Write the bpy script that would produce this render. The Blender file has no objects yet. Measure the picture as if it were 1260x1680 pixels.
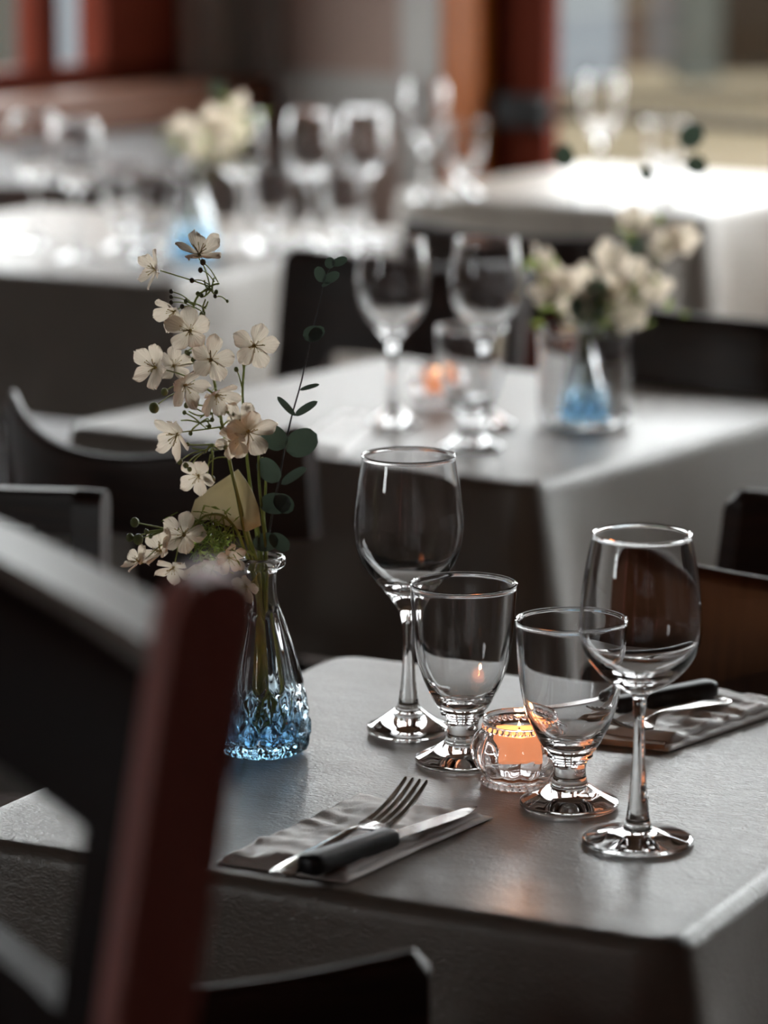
import bpy, bmesh, math, random
from mathutils import Vector, Matrix, noise

# ------------------------------------------------------------------ camera, world, light
F_PX = 5824.0                       # focal length in pixels of the 1260x1680 frame
PITCH = math.radians(11.2)
CZ = 1.5                            # camera height
TZ = 0.75                           # table height
SC = bpy.context.scene
COL = SC.collection

cd = bpy.data.cameras.new('camera')
cam = bpy.data.objects.new('camera', cd)
COL.objects.link(cam)
cam.location = (0, 0, CZ)
cam.rotation_euler = (math.radians(90) - PITCH, 0, 0)
cd.sensor_fit = 'VERTICAL'
cd.sensor_height = 24.0
cd.sensor_width = 18.0
cd.lens = F_PX / 1680.0 * 24.0
cd.clip_start = 0.05
cd.clip_end = 200
cd.dof.use_dof = True
cd.dof.focus_distance = 2.76
cd.dof.aperture_fstop = cd.lens / 1000.0 / 0.030
SC.camera = cam

SC.view_settings.view_transform = 'Standard'
SC.view_settings.look = 'None'
SC.view_settings.gamma = 1.0
SC.view_settings.exposure = 0.0
SC.view_settings.use_curve_mapping = False
SC.cycles.max_bounces = 24
SC.cycles.transmission_bounces = 20
SC.cycles.glossy_bounces = 10
SC.cycles.diffuse_bounces = 4
SC.cycles.transparent_max_bounces = 24
SC.cycles.sample_clamp_indirect = 6.0
SC.cycles.caustics_refractive = True
SC.cycles.caustics_reflective = True
SC.cycles.blur_glossy = 0.3
SC.cycles.use_denoising = True

W = bpy.data.worlds.new('sky')
SC.world = W
W.use_nodes = True
bg = W.node_tree.nodes['Background']
bg.inputs[0].default_value = (0.97, 0.975, 1.0, 1)
bg.inputs[1].default_value = 19.5

sun_d = bpy.data.lights.new('sun', 'SUN')
sun_d.energy = 2.0
sun_d.angle = math.radians(2)
sun_d.color = (1.0, 0.9, 0.74)
sun = bpy.data.objects.new('sun', sun_d)
COL.objects.link(sun)
# the sun stands behind the building, so it only falls on the yard outside
sun.rotation_euler = Vector((0.45, 0.65, -0.85)).to_track_quat('-Z', 'Y').to_euler()

# the room turned against the camera: U runs along the door wall, V runs out through it
CN = Vector((-0.34, 8.45, 0))
U = Vector((0.8, -0.6, 0))
V = Vector((0.6, 0.8, 0))
ROOM = Matrix(((U.x, -V.x, 0, CN.x), (U.y, -V.y, 0, CN.y), (0, 0, 1, 0), (0, 0, 0, 1)))
RU, RW, RH = 8.6, 9.4, 3.15


def portal(c, n, w, h):
    """window light portal: only tells the renderer where the sky comes in"""
    l = bpy.data.lights.new('window_daylight', 'AREA')
    l.shape = 'RECTANGLE'
    l.size = w
    l.size_y = h
    l.cycles.is_portal = True
    o = bpy.data.objects.new('window_daylight', l)
    COL.objects.link(o)
    o.matrix_world = Matrix.Translation(c) @ Vector(n).to_track_quat('-Z', 'Z').to_matrix().to_4x4()


# openings: (wall, from, to, sill, head)
OPEN = [('left', 0.20, 1.90, 0.885, 3.0), 
        ('back', 0.09, 0.50, 1.3, 3.0), ('back', 0.62, 1.72, 0.0, 3.0), ('back', 1.98, 3.8, 0.70, 3.0), ('back', 4.2, 5.3, 0.70, 2.62),  # high narrow back window is unseen, added for sheen on the nearest table
        ('front', 1.3, 2.1, 1.3, 2.1)]


def rp(u, w, z=0.0):
    return CN + U * u - V * w + Vector((0, 0, z))


for wl, a, b, z0, z1 in OPEN:
    m, zc = (a + b) / 2, (z0 + z1) / 2
    if wl == 'left':
        portal(rp(-0.11, m, zc), U, b - a, z1 - z0)
    elif wl == 'back':
        portal(rp(m, -0.11, zc), -V, b - a, z1 - z0)
    else:
        portal(rp(m, RW + 0.11, zc), V, b - a, z1 - z0)


# ------------------------------------------------------------------ helpers
def P(px, py, z=TZ):
    """point at height z that the photograph shows at (px, py)"""
    a = PITCH + math.atan((py - 840) / F_PX)
    Y = (CZ - z) / math.tan(a)
    d = Y * math.cos(PITCH) + (CZ - z) * math.sin(PITCH)
    return Vector(((px - 630) * d / F_PX, Y, z))


def Q(px, py, Y):
    """point at distance Y that the photograph shows at (px, py)"""
    a = PITCH + math.atan((py - 840) / F_PX)
    z = CZ - Y * math.tan(a)
    d = Y * math.cos(PITCH) + (CZ - z) * math.sin(PITCH)
    return Vector(((px - 630) * d / F_PX, Y, z))


def tag(o, label=None, cat=None, group=None, kind=None):
    if label:
        o['label'] = label
    if cat:
        o['category'] = cat
    if group:
        o['group'] = group
    if kind:
        o['kind'] = kind
    return o


def empty(name, loc=(0, 0, 0), rz=0.0):
    o = bpy.data.objects.new(name, None)
    COL.objects.link(o)
    o.location = loc
    o.rotation_euler = (0, 0, rz)
    o.empty_display_size = 0.05
    return o


def link(name, bm, mat, parent=None, smooth=False, sharp=None):
    me = bpy.data.meshes.new(name)
    bmesh.ops.recalc_face_normals(bm, faces=bm.faces)
    bm.to_mesh(me)
    bm.free()
    if smooth:
        for p in me.polygons:
            p.use_smooth = True
        if sharp:
            me.set_sharp_from_angle(angle=math.radians(sharp))
    if mat:
        me.materials.append(mat)
    o = bpy.data.objects.new(name, me)
    COL.objects.link(o)
    if parent:
        o.parent = parent
    return o


def copy_tree(o, parent=None):
    c = o.copy()
    COL.objects.link(c)
    c.parent = parent
    for ch in o.children:
        copy_tree(ch, c)
    return c


def box(bm, x0, x1, y0, y1, z0, z1, mat=None, bev=0.0):
    r = bmesh.ops.create_cube(bm, size=1.0)
    vs = r['verts']
    for v in vs:
        v.co = Vector(((x0 + x1) / 2 + v.co.x * (x1 - x0), (y0 + y1) / 2 + v.co.y * (y1 - y0), (z0 + z1) / 2 + v.co.z * (z1 - z0)))
    if bev > 0:
        es = list({e for v in vs for e in v.link_edges})
        rr = bmesh.ops.bevel(bm, geom=es, offset=bev, segments=2, affect='EDGES', profile=0.5)
        vs = list({v for f in rr['faces'] for v in f.verts} | {v for v in vs if v.is_valid})
    if mat is not None:
        for v in vs:
            v.co = mat @ v.co
    return vs


def lathe(bm, prof, seg=64, mod=None, loc=(0, 0, 0), cap=False):
    """prof: closed list of (r, z) from the axis and back to the axis"""
    loc = Vector(loc)
    rings = []
    for i, (r, z) in enumerate(prof):
        if r < 1e-6:
            rings.append([bm.verts.new(loc + Vector((0, 0, z)))])
        else:
            ring = []
            for k in range(seg):
                th = 2 * math.pi * k / seg
                rr = r * (mod(th, z, i) if mod else 1.0)
                ring.append(bm.verts.new(loc + Vector((rr * math.cos(th), rr * math.sin(th), z))))
            rings.append(ring)
    for a, b in zip(rings[:-1], rings[1:]):
        for k in range(seg):
            k2 = (k + 1) % seg
            if len(a) == 1 and len(b) == 1:
                continue
            if len(a) == 1:
                bm.faces.new((a[0], b[k], b[k2]))
            elif len(b) == 1:
                bm.faces.new((a[k], a[k2], b[0]))
            else:
                bm.faces.new((a[k], a[k2], b[k2], b[k]))


def spline(pts, n=6):
    """Catmull-Rom through points (tuples of any length)"""
    out = []
    m = len(pts)
    for i in range(m - 1):
        p0 = pts[max(i - 1, 0)]
        p1, p2 = pts[i], pts[i + 1]
        p3 = pts[min(i + 2, m - 1)]
        for k in range(n):
            t = k / n
            out.append(tuple(0.5 * ((2 * b) + (-a + c) * t + (2 * a - 5 * b + 4 * c - d) * t * t + (-a + 3 * b - 3 * c + d) * t ** 3)
                             for a, b, c, d in zip(p0, p1, p2, p3)))
    out.append(tuple(pts[-1]))
    return out


def tube(bm, pts, rad, seg=8):
    """tube through Vector points; rad a number or a list"""
    n = len(pts)
    if not isinstance(rad, (list, tuple)):
        rad = [rad] * n
    prev = None
    rings = []
    for i, p in enumerate(pts):
        t = (pts[min(i + 1, n - 1)] - pts[max(i - 1, 0)])
        if t.length < 1e-9:
            t = Vector((0, 0, 1))
        t.normalize()
        if prev is None:
            a = t.cross(Vector((0, 0, 1)))
            if a.length < 0.05:
                a = t.cross(Vector((1, 0, 0)))
        else:
            a = prev - t * prev.dot(t)
        a.normalize()
        prev = a
        b = t.cross(a)
        rings.append([bm.verts.new(p + (a * math.cos(2 * math.pi * k / seg) + b * math.sin(2 * math.pi * k / seg)) * rad[i]) for k in range(seg)])
    for r1, r2 in zip(rings[:-1], rings[1:]):
        for k in range(seg):
            bm.faces.new((r1[k], r1[(k + 1) % seg], r2[(k + 1) % seg], r2[k]))
    bm.faces.new(list(reversed(rings[0])))
    bm.faces.new(rings[-1])


def stem_pts(pts, n=5):
    return [Vector(p) for p in spline([tuple(p) for p in pts], n)]


def sphere(bm, c, r, u=10, v=8, sc=(1, 1, 1)):
    m = Matrix.Translation(c) @ Matrix.Diagonal((sc[0], sc[1], sc[2], 1))
    bmesh.ops.create_uvsphere(bm, u_segments=u, v_segments=v, radius=r, matrix=m)


# ------------------------------------------------------------------ materials
def mat(name, base, rough=0.5, metal=0.0, **kw):
    m = bpy.data.materials.new(name)
    m.use_nodes = True
    b = m.node_tree.nodes['Principled BSDF']
    b.inputs['Base Color'].default_value = (*base, 1)
    b.inputs['Roughness'].default_value = rough
    b.inputs['Metallic'].default_value = metal
    for k, v in kw.items():
        b.inputs[k].default_value = v
    return m


def node(m, t, **kw):
    n = m.node_tree.nodes.new(t)
    for k, v in kw.items():
        setattr(n, k, v)
    return n


def vary(m, c1, c2, scale=5.0, stretch=(1, 1, 1), detail=4.0, rough=None, bump=0.0, bump_scale=None, dist=0.001):
    nt = m.node_tree
    b = nt.nodes['Principled BSDF']
    tc = node(m, 'ShaderNodeTexCoord')
    mp = node(m, 'ShaderNodeMapping')
    mp.inputs['Scale'].default_value = stretch
    nt.links.new(tc.outputs['Object'], mp.inputs['Vector'])
    nz = node(m, 'ShaderNodeTexNoise')
    nz.inputs['Scale'].default_value = scale
    nz.inputs['Detail'].default_value = detail
    nt.links.new(mp.outputs[0], nz.inputs['Vector'])
    rp_ = node(m, 'ShaderNodeValToRGB')
    rp_.color_ramp.elements[0].position = 0.3
    rp_.color_ramp.elements[1].position = 0.7
    rp_.color_ramp.elements[0].color = (*c1, 1)
    rp_.color_ramp.elements[1].color = (*c2, 1)
    nt.links.new(nz.outputs['Fac'], rp_.inputs[0])
    nt.links.new(rp_.outputs[0], b.inputs['Base Color'])
    if rough:
        mr = node(m, 'ShaderNodeMapRange')
        mr.inputs['To Min'].default_value = rough[0]
        mr.inputs['To Max'].default_value = rough[1]
        nt.links.new(nz.outputs['Fac'], mr.inputs['Value'])
        nt.links.new(mr.outputs[0], b.inputs['Roughness'])
    if bump:
        n2 = node(m, 'ShaderNodeTexNoise')
        n2.inputs['Scale'].default_value = bump_scale or scale * 4
        n2.inputs['Detail'].default_value = 3
        nt.links.new(mp.outputs[0], n2.inputs['Vector'])
        bp = node(m, 'ShaderNodeBump')
        bp.inputs['Strength'].default_value = bump
        bp.inputs['Distance'].default_value = dist
        nt.links.new(n2.outputs['Fac'], bp.inputs['Height'])
        nt.links.new(bp.outputs[0], b.inputs['Normal'])
    return m


def glass(name, tint=(1, 1, 1), ior=1.5):
    m = bpy.data.materials.new(name)
    m.use_nodes = True
    nt = m.node_tree
    b = nt.nodes['Principled BSDF']
    b.inputs['Base Color'].default_value = (*tint, 1)
    b.inputs['Roughness'].default_value = 0.0
    b.inputs['IOR'].default_value = ior
    b.inputs['Transmission Weight'].default_value = 1.0
    return m


M_GLASS = glass('clear_glass', (0.985, 0.985, 0.99), 1.5)

M_VASE = glass('blue_fade_glass', ior=1.45)
_nt = M_VASE.node_tree
_tc = node(M_VASE, 'ShaderNodeTexCoord')
_sx = node(M_VASE, 'ShaderNodeSeparateXYZ')
_nt.links.new(_tc.outputs['Object'], _sx.inputs[0])
_mr = node(M_VASE, 'ShaderNodeMapRange')
_mr.inputs['From Min'].default_value = 0.0
_mr.inputs['From Max'].default_value = 0.105
_nt.links.new(_sx.outputs['Z'], _mr.inputs['Value'])
_cr = node(M_VASE, 'ShaderNodeValToRGB')
_cr.color_ramp.elements[0].color = (0.16, 0.38, 0.58, 1)
_cr.color_ramp.elements[1].color = (0.97, 0.98, 0.99, 1)
_e = _cr.color_ramp.elements.new(0.30)
_e.color = (0.52, 0.70, 0.83, 1)
_e = _cr.color_ramp.elements.new(0.62)
_e.color = (0.90, 0.95, 0.97, 1)
_nt.links.new(_mr.outputs[0], _cr.inputs[0])
_nt.links.new(_cr.outputs[0], _nt.nodes['Principled BSDF'].inputs['Base Color'])

M_PANE = bpy.data.materials.new('window_glass')
M_PANE.use_nodes = True
_nt = M_PANE.node_tree
_nt.nodes.remove(_nt.nodes['Principled BSDF'])
_tr = node(M_PANE, 'ShaderNodeBsdfTransparent')
_tr.inputs[0].default_value = (0.93, 0.95, 0.94, 1)
_gl = node(M_PANE, 'ShaderNodeBsdfGlossy')
_gl.inputs['Roughness'].default_value = 0.02
_mx = node(M_PANE, 'ShaderNodeMixShader')
_mx.inputs[0].default_value = 0.07
_nt.links.new(_tr.outputs[0], _mx.inputs[1])
_nt.links.new(_gl.outputs[0], _mx.inputs[2])
_nt.links.new(_mx.outputs[0], _nt.nodes['Material Output'].inputs[0])

# table covering: grey-taupe, satin, fine leather-like grain
M_CLOTH = mat('taupe_table_covering', (0.3, 0.28, 0.26), 0.42, **{'Specular IOR Level': 0.8})
vary(M_CLOTH, (0.225, 0.190, 0.160), (0.26, 0.22, 0.187), 9, rough=(0.30, 0.39))
_nt = M_CLOTH.node_tree
_tc = node(M_CLOTH, 'ShaderNodeTexCoord')
_mp = node(M_CLOTH, 'ShaderNodeMapping')
_mp.inputs['Scale'].default_value = (0.45, 1, 1)
_nt.links.new(_tc.outputs['Object'], _mp.inputs[0])
_n1 = node(M_CLOTH, 'ShaderNodeTexNoise')
_n1.inputs['Scale'].default_value = 340
_n1.inputs['Detail'].default_value = 2
_n1.inputs['Distortion'].default_value = 1.2
_nt.links.new(_mp.outputs[0], _n1.inputs['Vector'])
_n2 = node(M_CLOTH, 'ShaderNodeTexNoise')
_n2.inputs['Scale'].default_value = 14
_nt.links.new(_mp.outputs[0], _n2.inputs['Vector'])
_b1 = node(M_CLOTH, 'ShaderNodeBump')
_b1.inputs['Strength'].default_value = 0.55
_b1.inputs['Distance'].default_value = 0.0013
_b2 = node(M_CLOTH, 'ShaderNodeBump')
_b2.inputs['Strength'].default_value = 0.5
_b2.inputs['Distance'].default_value = 0.004
_nt.links.new(_n2.outputs['Fac'], _b2.inputs['Height'])
_nt.links.new(_n1.outputs['Fac'], _b1.inputs['Height'])
_nt.links.new(_b2.outputs[0], _b1.inputs['Normal'])
_nt.links.new(_b1.outputs[0], _nt.nodes['Principled BSDF'].inputs['Normal'])

M_WOOD = vary(mat('espresso_wood', (0.02, 0.01, 0.008), 0.3), (0.016, 0.008, 0.006), (0.05, 0.021, 0.013), 6, (2, 2, 14), rough=(0.36, 0.5))
M_BROWN = vary(mat('brown_wood', (0.06, 0.025, 0.012), 0.38), (0.05, 0.018, 0.008), (0.10, 0.040, 0.018), 6, (14, 2, 2), rough=(0.34, 0.48))
M_REDWOOD = vary(mat('mahogany_wood', (0.1, 0.03, 0.02), 0.38), (0.62, 0.20, 0.175), (0.72, 0.26, 0.23), 7, (10, 10, 1.5), rough=(0.34, 0.48))
M_SEAT = mat('black_vinyl', (0.012, 0.011, 0.012), 0.45)
M_UPH = vary(mat('grey_upholstery', (0.1, 0.09, 0.085), 0.8), (0.24, 0.22, 0.21), (0.30, 0.28, 0.265), 40, bump=0.3, bump_scale=300)
M_NAIL = mat('dark_nail', (0.2, 0.17, 0.14), 0.3, 1.0)
M_NAP = vary(mat('taupe_napkin', (0.4, 0.36, 0.34), 0.42, **{'Sheen Weight': 0.5, 'Specular IOR Level': 0.8}), (0.76, 0.68, 0.635), (0.84, 0.76, 0.715), 30, bump=0.4, bump_scale=700, dist=0.0006)
M_STEEL = vary(mat('cutlery_steel', (0.62, 0.6, 0.58), 0.16, 1.0), (0.55, 0.53, 0.52), (0.68, 0.66, 0.64), 60, rough=(0.12, 0.22))
M_HANDLE = vary(mat('black_handle', (0.02, 0.02, 0.022), 0.42), (0.016, 0.016, 0.018), (0.03, 0.03, 0.033), 200, rough=(0.34, 0.46), bump=0.15, bump_scale=900, dist=0.0003)
M_PAPER = mat('kraft_paper_band', (0.42, 0.25, 0.16), 0.7)
M_WALL = vary(mat('beige_wall', (0.4, 0.33, 0.29), 0.8), (0.19, 0.125, 0.10), (0.235, 0.16, 0.13), 3, rough=(0.7, 0.85))
M_PANEL = vary(mat('dark_panelling', (0.1, 0.05, 0.03), 0.5), (0.06, 0.03, 0.02), (0.10, 0.05, 0.035), 4, (8, 8, 1))
M_SIDING = vary(mat('white_board', (0.6, 0.61, 0.62), 0.45), (0.62, 0.62, 0.63), (0.70, 0.70, 0.71), 4, (1, 1, 1), rough=(0.35, 0.5))
M_TRIM = mat('pale_trim', (0.25, 0.23, 0.215), 0.6)
M_ORANGE = vary(mat('orange_stained_wood', (0.5, 0.14, 0.03), 0.4, **{'Specular IOR Level': 0.25}), (0.24, 0.062, 0.010), (0.30, 0.085, 0.016), 5, (20, 20, 1.5), rough=(0.35, 0.5))
M_DOOR = vary(mat('red_brown_door', (0.2, 0.03, 0.015), 0.7, **{'Specular IOR Level': 0.03}), (0.045, 0.007, 0.003), (0.065, 0.010, 0.004), 5, (20, 20, 1.5), rough=(0.6, 0.75))
M_SILL = vary(mat('brown_sill', (0.25, 0.11, 0.06), 0.35), (0.12, 0.045, 0.024), (0.17, 0.07, 0.038), 5, (3, 14, 14), rough=(0.3, 0.5))
M_BLACK = mat('black_metal', (0.010, 0.009, 0.009), 0.65, **{'Specular IOR Level': 0.15})
M_FLOOR = vary(mat('dark_floor', (0.07, 0.045, 0.035), 0.5), (0.045, 0.028, 0.022), (0.08, 0.05, 0.04), 3, (1, 12, 1), rough=(0.4, 0.55))
M_CEIL = mat('ceiling_timber', (0.20, 0.15, 0.12), 0.9)
M_GROUND = vary(mat('tan_paving', (0.1, 0.08, 0.06), 0.9, **{'Specular IOR Level': 0.0}), (0.031, 0.025, 0.0165), (0.045, 0.036, 0.024), 1.2, rough=(0.85, 0.95))
M_PETAL = bpy.data.materials.new('cream_petal')


def leafmat(m, c, tr, tw=0.4, rough=0.6, veins=True):
    m.use_nodes = True
    nt = m.node_tree
    b = nt.nodes['Principled BSDF']
    b.inputs['Roughness'].default_value = rough
    nz = node(m, 'ShaderNodeTexNoise')
    nz.inputs['Scale'].default_value = 160
    tc = node(m, 'ShaderNodeTexCoord')
    nt.links.new(tc.outputs['Object'], nz.inputs['Vector'])
    mx = node(m, 'ShaderNodeMix', data_type='RGBA')
    mx.inputs[6].default_value = (*c, 1)
    mx.inputs[7].default_value = (*[x * 0.78 for x in c], 1)
    nt.links.new(nz.outputs['Fac'], mx.inputs[0])
    nt.links.new(mx.outputs[2], b.inputs['Base Color'])
    t = node(m, 'ShaderNodeBsdfTranslucent')
    t.inputs[0].default_value = (*tr, 1)
    ms = node(m, 'ShaderNodeMixShader')
    ms.inputs[0].default_value = tw
    nt.links.new(b.outputs[0], ms.inputs[1])
    nt.links.new(t.outputs[0], ms.inputs[2])
    nt.links.new(ms.outputs[0], nt.nodes['Material Output'].inputs[0])
    return m


leafmat(M_PETAL, (0.66, 0.57, 0.50), (0.84, 0.72, 0.58), 0.5)
_nt = M_PETAL.node_tree
_tc = node(M_PETAL, 'ShaderNodeTexCoord')
_ln = node(M_PETAL, 'ShaderNodeVectorMath', operation='LENGTH')
_nt.links.new(_tc.outputs['Object'], _ln.inputs[0])
_rp = node(M_PETAL, 'ShaderNodeValToRGB')
_rp.color_ramp.elements[0].position = 0.08
_rp.color_ramp.elements[0].color = (0.42, 0.34, 0.10, 1)
_rp.color_ramp.elements[1].position = 1.0
_rp.color_ramp.elements[1].color = (0.72, 0.58, 0.52, 1)
_e = _rp.color_ramp.elements.new(0.38)
_e.color = (0.80, 0.73, 0.62, 1)
_nt.links.new(_ln.outputs['Value'], _rp.inputs[0])
_nt.links.new(_rp.outputs[0], _nt.nodes['Principled BSDF'].inputs['Base Color'])
# fine veins running outward
_gr = node(M_PETAL, 'ShaderNodeTexGradient', gradient_type='RADIAL')
_nt.links.new(_tc.outputs['Object'], _gr.inputs[0])
_ml = node(M_PETAL, 'ShaderNodeMath', operation='MULTIPLY')
_ml.inputs[1].default_value = 6.283 * 40
_nt.links.new(_gr.outputs['Fac'], _ml.inputs[0])
_sn = node(M_PETAL, 'ShaderNodeMath', operation='SINE')
_nt.links.new(_ml.outputs[0], _sn.inputs[0])
_bp = node(M_PETAL, 'ShaderNodeBump')
_bp.inputs['Strength'].default_value = 0.5
_bp.inputs['Distance'].default_value = 0.0005
_nt.links.new(_sn.outputs[0], _bp.inputs['Height'])
_nt.links.new(_bp.outputs[0], _nt.nodes['Principled BSDF'].inputs['Normal'])
M_CREAM = leafmat(bpy.data.materials.new('cream_leaf'), (0.62, 0.56, 0.43), (0.70, 0.62, 0.44), 0.5)
M_STEM = leafmat(bpy.data.materials.new('green_stem'), (0.34, 0.37, 0.15), (0.44, 0.49, 0.16), 0.4, 0.35)
M_STEMD = leafmat(bpy.data.materials.new('grey_plum_stem'), (0.09, 0.08, 0.085), (0.06, 0.05, 0.06), 0.1, 0.5)
M_BUD = leafmat(bpy.data.materials.new('green_bud'), (0.26, 0.30, 0.14), (0.3, 0.32, 0.12), 0.3, 0.5)
M_BUDD = leafmat(bpy.data.materials.new('brown_bud'), (0.10, 0.08, 0.05), (0.1, 0.08, 0.04), 0.15, 0.5)
M_STAMEN = leafmat(bpy.data.materials.new('yellow_stamen'), (0.55, 0.40, 0.12), (0.5, 0.35, 0.1), 0.3, 0.5)
M_EUC = leafmat(bpy.data.materials.new('eucalyptus_leaf'), (0.12, 0.14, 0.13), (0.08, 0.12, 0.08), 0.2, 0.5)
M_FERN = leafmat(bpy.data.materials.new('fine_green_leaf'), (0.26, 0.34, 0.10), (0.34, 0.42, 0.10), 0.45, 0.5)


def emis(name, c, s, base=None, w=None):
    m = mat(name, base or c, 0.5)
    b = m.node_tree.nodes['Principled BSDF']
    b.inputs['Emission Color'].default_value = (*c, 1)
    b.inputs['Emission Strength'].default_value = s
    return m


M_WAX = emis('amber_wax_flame_glow', (1.0, 0.36, 0.17), 0.70, (0.7, 0.32, 0.18))  # emission paints in the flame's light shining through the wax
M_FLAME = emis('candle_flame', (1.0, 0.50, 0.18), 40.0)
M_CUP = mat('dull_tin', (0.35, 0.33, 0.32), 0.35, 1.0)


# ------------------------------------------------------------------ the room
def room_obj(name, boxes, m, parent=None, kind='structure', bev=0.0):
    bm = bmesh.new()
    for (u0, u1, w0, w1, z0, z1) in boxes:
        box(bm, u0, u1, w0, w1, z0, z1, ROOM, bev)
    o = link(name, bm, m, parent)
    if parent is None and kind:
        o['kind'] = kind
    return o


room_obj('floor', [(-0.15, RU + 0.15, -0.15, RW + 0.15, -0.1, 0)], M_FLOOR)
room_obj('ceiling', [(-0.9, RU + 0.4, -0.9, RW + 0.4, RH, RH + 0.1)], M_CEIL)  # overhang beyond the walls added, unseen, to cut sky light on far table


def wall_boxes(ops, length, zb=0.0):
    """boxes (a0, a1, z0, z1) of a wall with openings, along its length"""
    out = []
    a = -0.15
    for (o0, o1, z0, z1) in ops:
        out.append((a, o0, zb, RH))
        if z0 > zb:
            out.append((o0, o1, zb, z0))
        out.append((o0, o1, z1, RH))
        a = o1
    out.append((a, length + 0.15, zb, RH))
    return out


room_obj('wall_right', [(RU, RU + 0.15, -0.15, RW + 0.15, 0, RH)], M_WALL)
for wl in ('left', 'back', 'front'):
    ops = [o[1:] for o in OPEN if o[0] == wl]
    L = RW if wl == 'left' else RU
    bs = []
    for a0, a1, z0, z1 in wall_boxes(ops, L):
        if wl == 'left':
            bs.append((-0.15, 0, a0, a1, z0, z1))
        elif wl == 'back':
            bs.append((a0, a1, -0.15, 0, z0, z1))
        else:
            bs.append((a0, a1, RW, RW + 0.15, z0, z1))
    room_obj('wall_' + wl, bs, M_PANEL if wl == 'front' else M_WALL)

# board siding below the left windows, with its wooden ledge
bs = []
z = 0.0
while z < 0.78:
    bs.append((0.0, 0.018, 0.0, RW, z, min(z + 0.108, 0.80)))
    z += 0.112
o = room_obj('trim_1', bs, M_SIDING, bev=0.003)
room_obj('trim_2', [(-0.0, 0.11, 0.0, RW, 0.80, 0.885)], M_SILL, bev=0.004)
room_obj('trim_3', [(0.0, 0.03, 0.0, 0.16, 0.885, RH), (0.0, 0.13, 0.0, 0.03, 0.885, RH)], M_TRIM)
# wainscot rail and pale casing on the door wall
room_obj('trim_4', [(0.13, 0.49, 0.0, 0.02, 0.80, 0.90), (1.86, RU, 0.0, 0.02, 0.60, 0.70)], M_TRIM)
room_obj('trim_5', [(0.49, 0.60, 0.0, 0.025, 0, 2.6)], M_TRIM)
room_obj('baseboard_back', [(0.12, 0.49, 0.0, 0.02, 0, 0.12), (1.86, RU, 0.0, 0.02, 0, 0.12)], M_TRIM)

n_win = 1
for wl, a, b, z0, z1 in OPEN:
    if z0 == 0.0:
        continue
    w = empty('window_%d' % n_win)
    w['kind'] = 'structure'
    n_win += 1

    def bx(a0, a1, d0, d1, q0, q1, wl=wl):
        if wl == 'left':
            return (-d1, -d0, a0, a1, q0, q1)
        if wl == 'back':
            return (a0, a1, -d1, -d0, q0, q1)
        return (a0, a1, RW + d0, RW + d1, q0, q1)
    fr = 0.07
    fb = [bx(a, b, 0.02, 0.1, z0, z0 + 0.05), bx(a, b, 0.02, 0.1, z1 - fr, z1), bx(b - fr, b, 0.02, 0.1, z0, z1)]
    if wl == 'left':
        fb.append(bx(a, a + 0.26, 0.02, 0.1, z0, z1))
        muls = [0.44 + a, 0.86 + a]
        muls = [m_ for m_ in muls if m_ < b - 0.2]
    else:
        fb.append(bx(a, a + fr, 0.02, 0.1, z0, z1))
        muls = [a + (b - a) / 3, a + 2 * (b - a) / 3] if b - a > 1 else ([(a + b) / 2] if wl == 'front' else [])
    for m_ in muls:
        fb.append(bx(m_ - 0.035, m_ + 0.035, 0.03, 0.09, z0, z1))
    fb.append(bx(a, b, 0.04, 0.08, 1.72, 1.75))
    room_obj('window_frame', fb, M_DOOR if wl == 'left' else M_ORANGE, w)
    room_obj('window_pane', [bx(a, b, 0.058, 0.062, z0, z1)], M_PANE, w)

# glazed door
dr = empty('door_1')
dr['kind'] = 'structure'
room_obj('door_frame', [(0.60, 0.70, -0.12, 0.02, 0, 3.0), (1.70, 1.80, -0.12, 0.02, 0, 3.0), (0.60, 1.80, -0.12, 0.02, 2.95, 3.05), (0.70, 1.70, -0.11, 0.0, 2.06, 2.12)], M_ORANGE, dr)
room_obj('door_leaf', [(0.70, 0.85, -0.09, -0.045, 0, 2.06), (1.62, 1.70, -0.09, -0.045, 0, 2.06), (0.85, 1.62, -0.09, -0.045, 0.0, 0.24), (0.85, 1.62, -0.09, -0.045, 1.95, 2.06)], M_DOOR, dr)
room_obj('door_pane', [(0.84, 1.63, -0.07, -0.066, 0.2, 2.0), (0.70, 1.70, -0.07, -0.066, 2.12, 2.96)], M_PANE, dr)
bm = bmesh.new()
box(bm, 0.73, 0.86, -0.045, -0.005, 0.80, 0.87, ROOM, 0.004)
box(bm, 1.60, 1.69, -0.045, -0.005, 0.80, 0.87, ROOM, 0.004)
tube(bm, [rp(0.80, -0.0, 0.835), rp(1.66, -0.0, 0.835)], 0.011, 10)
link('push_bar', bm, M_BLACK, dr)

# ------------------------------------------------------------------ outside
bm = bmesh.new()
box(bm, -60, 60, 8.7 - 30, 90, -0.26, -0.16)
o = link('paved_yard', bm, M_GROUND)
o['kind'] = 'structure'

M_F1 = mat('pale_blue_board', (0.052, 0.057, 0.062), 0.8, **{'Specular IOR Level': 0.0})
M_F2 = vary(mat('brown_board', (0.2, 0.13, 0.08), 0.8, **{'Specular IOR Level': 0.0}), (0.018, 0.0115, 0.0075), (0.022, 0.0145, 0.010), 2)
M_F3 = mat('grey_green_board', (0.020, 0.021, 0.018), 0.8, **{'Specular IOR Level': 0.0})
M_F4 = mat('dark_brown_board', (0.006, 0.0045, 0.003), 0.8, **{'Specular IOR Level': 0.0})
M_F5 = mat('grey_plaster', (0.026, 0.025, 0.024), 0.85, **{'Specular IOR Level': 0.0})


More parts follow.
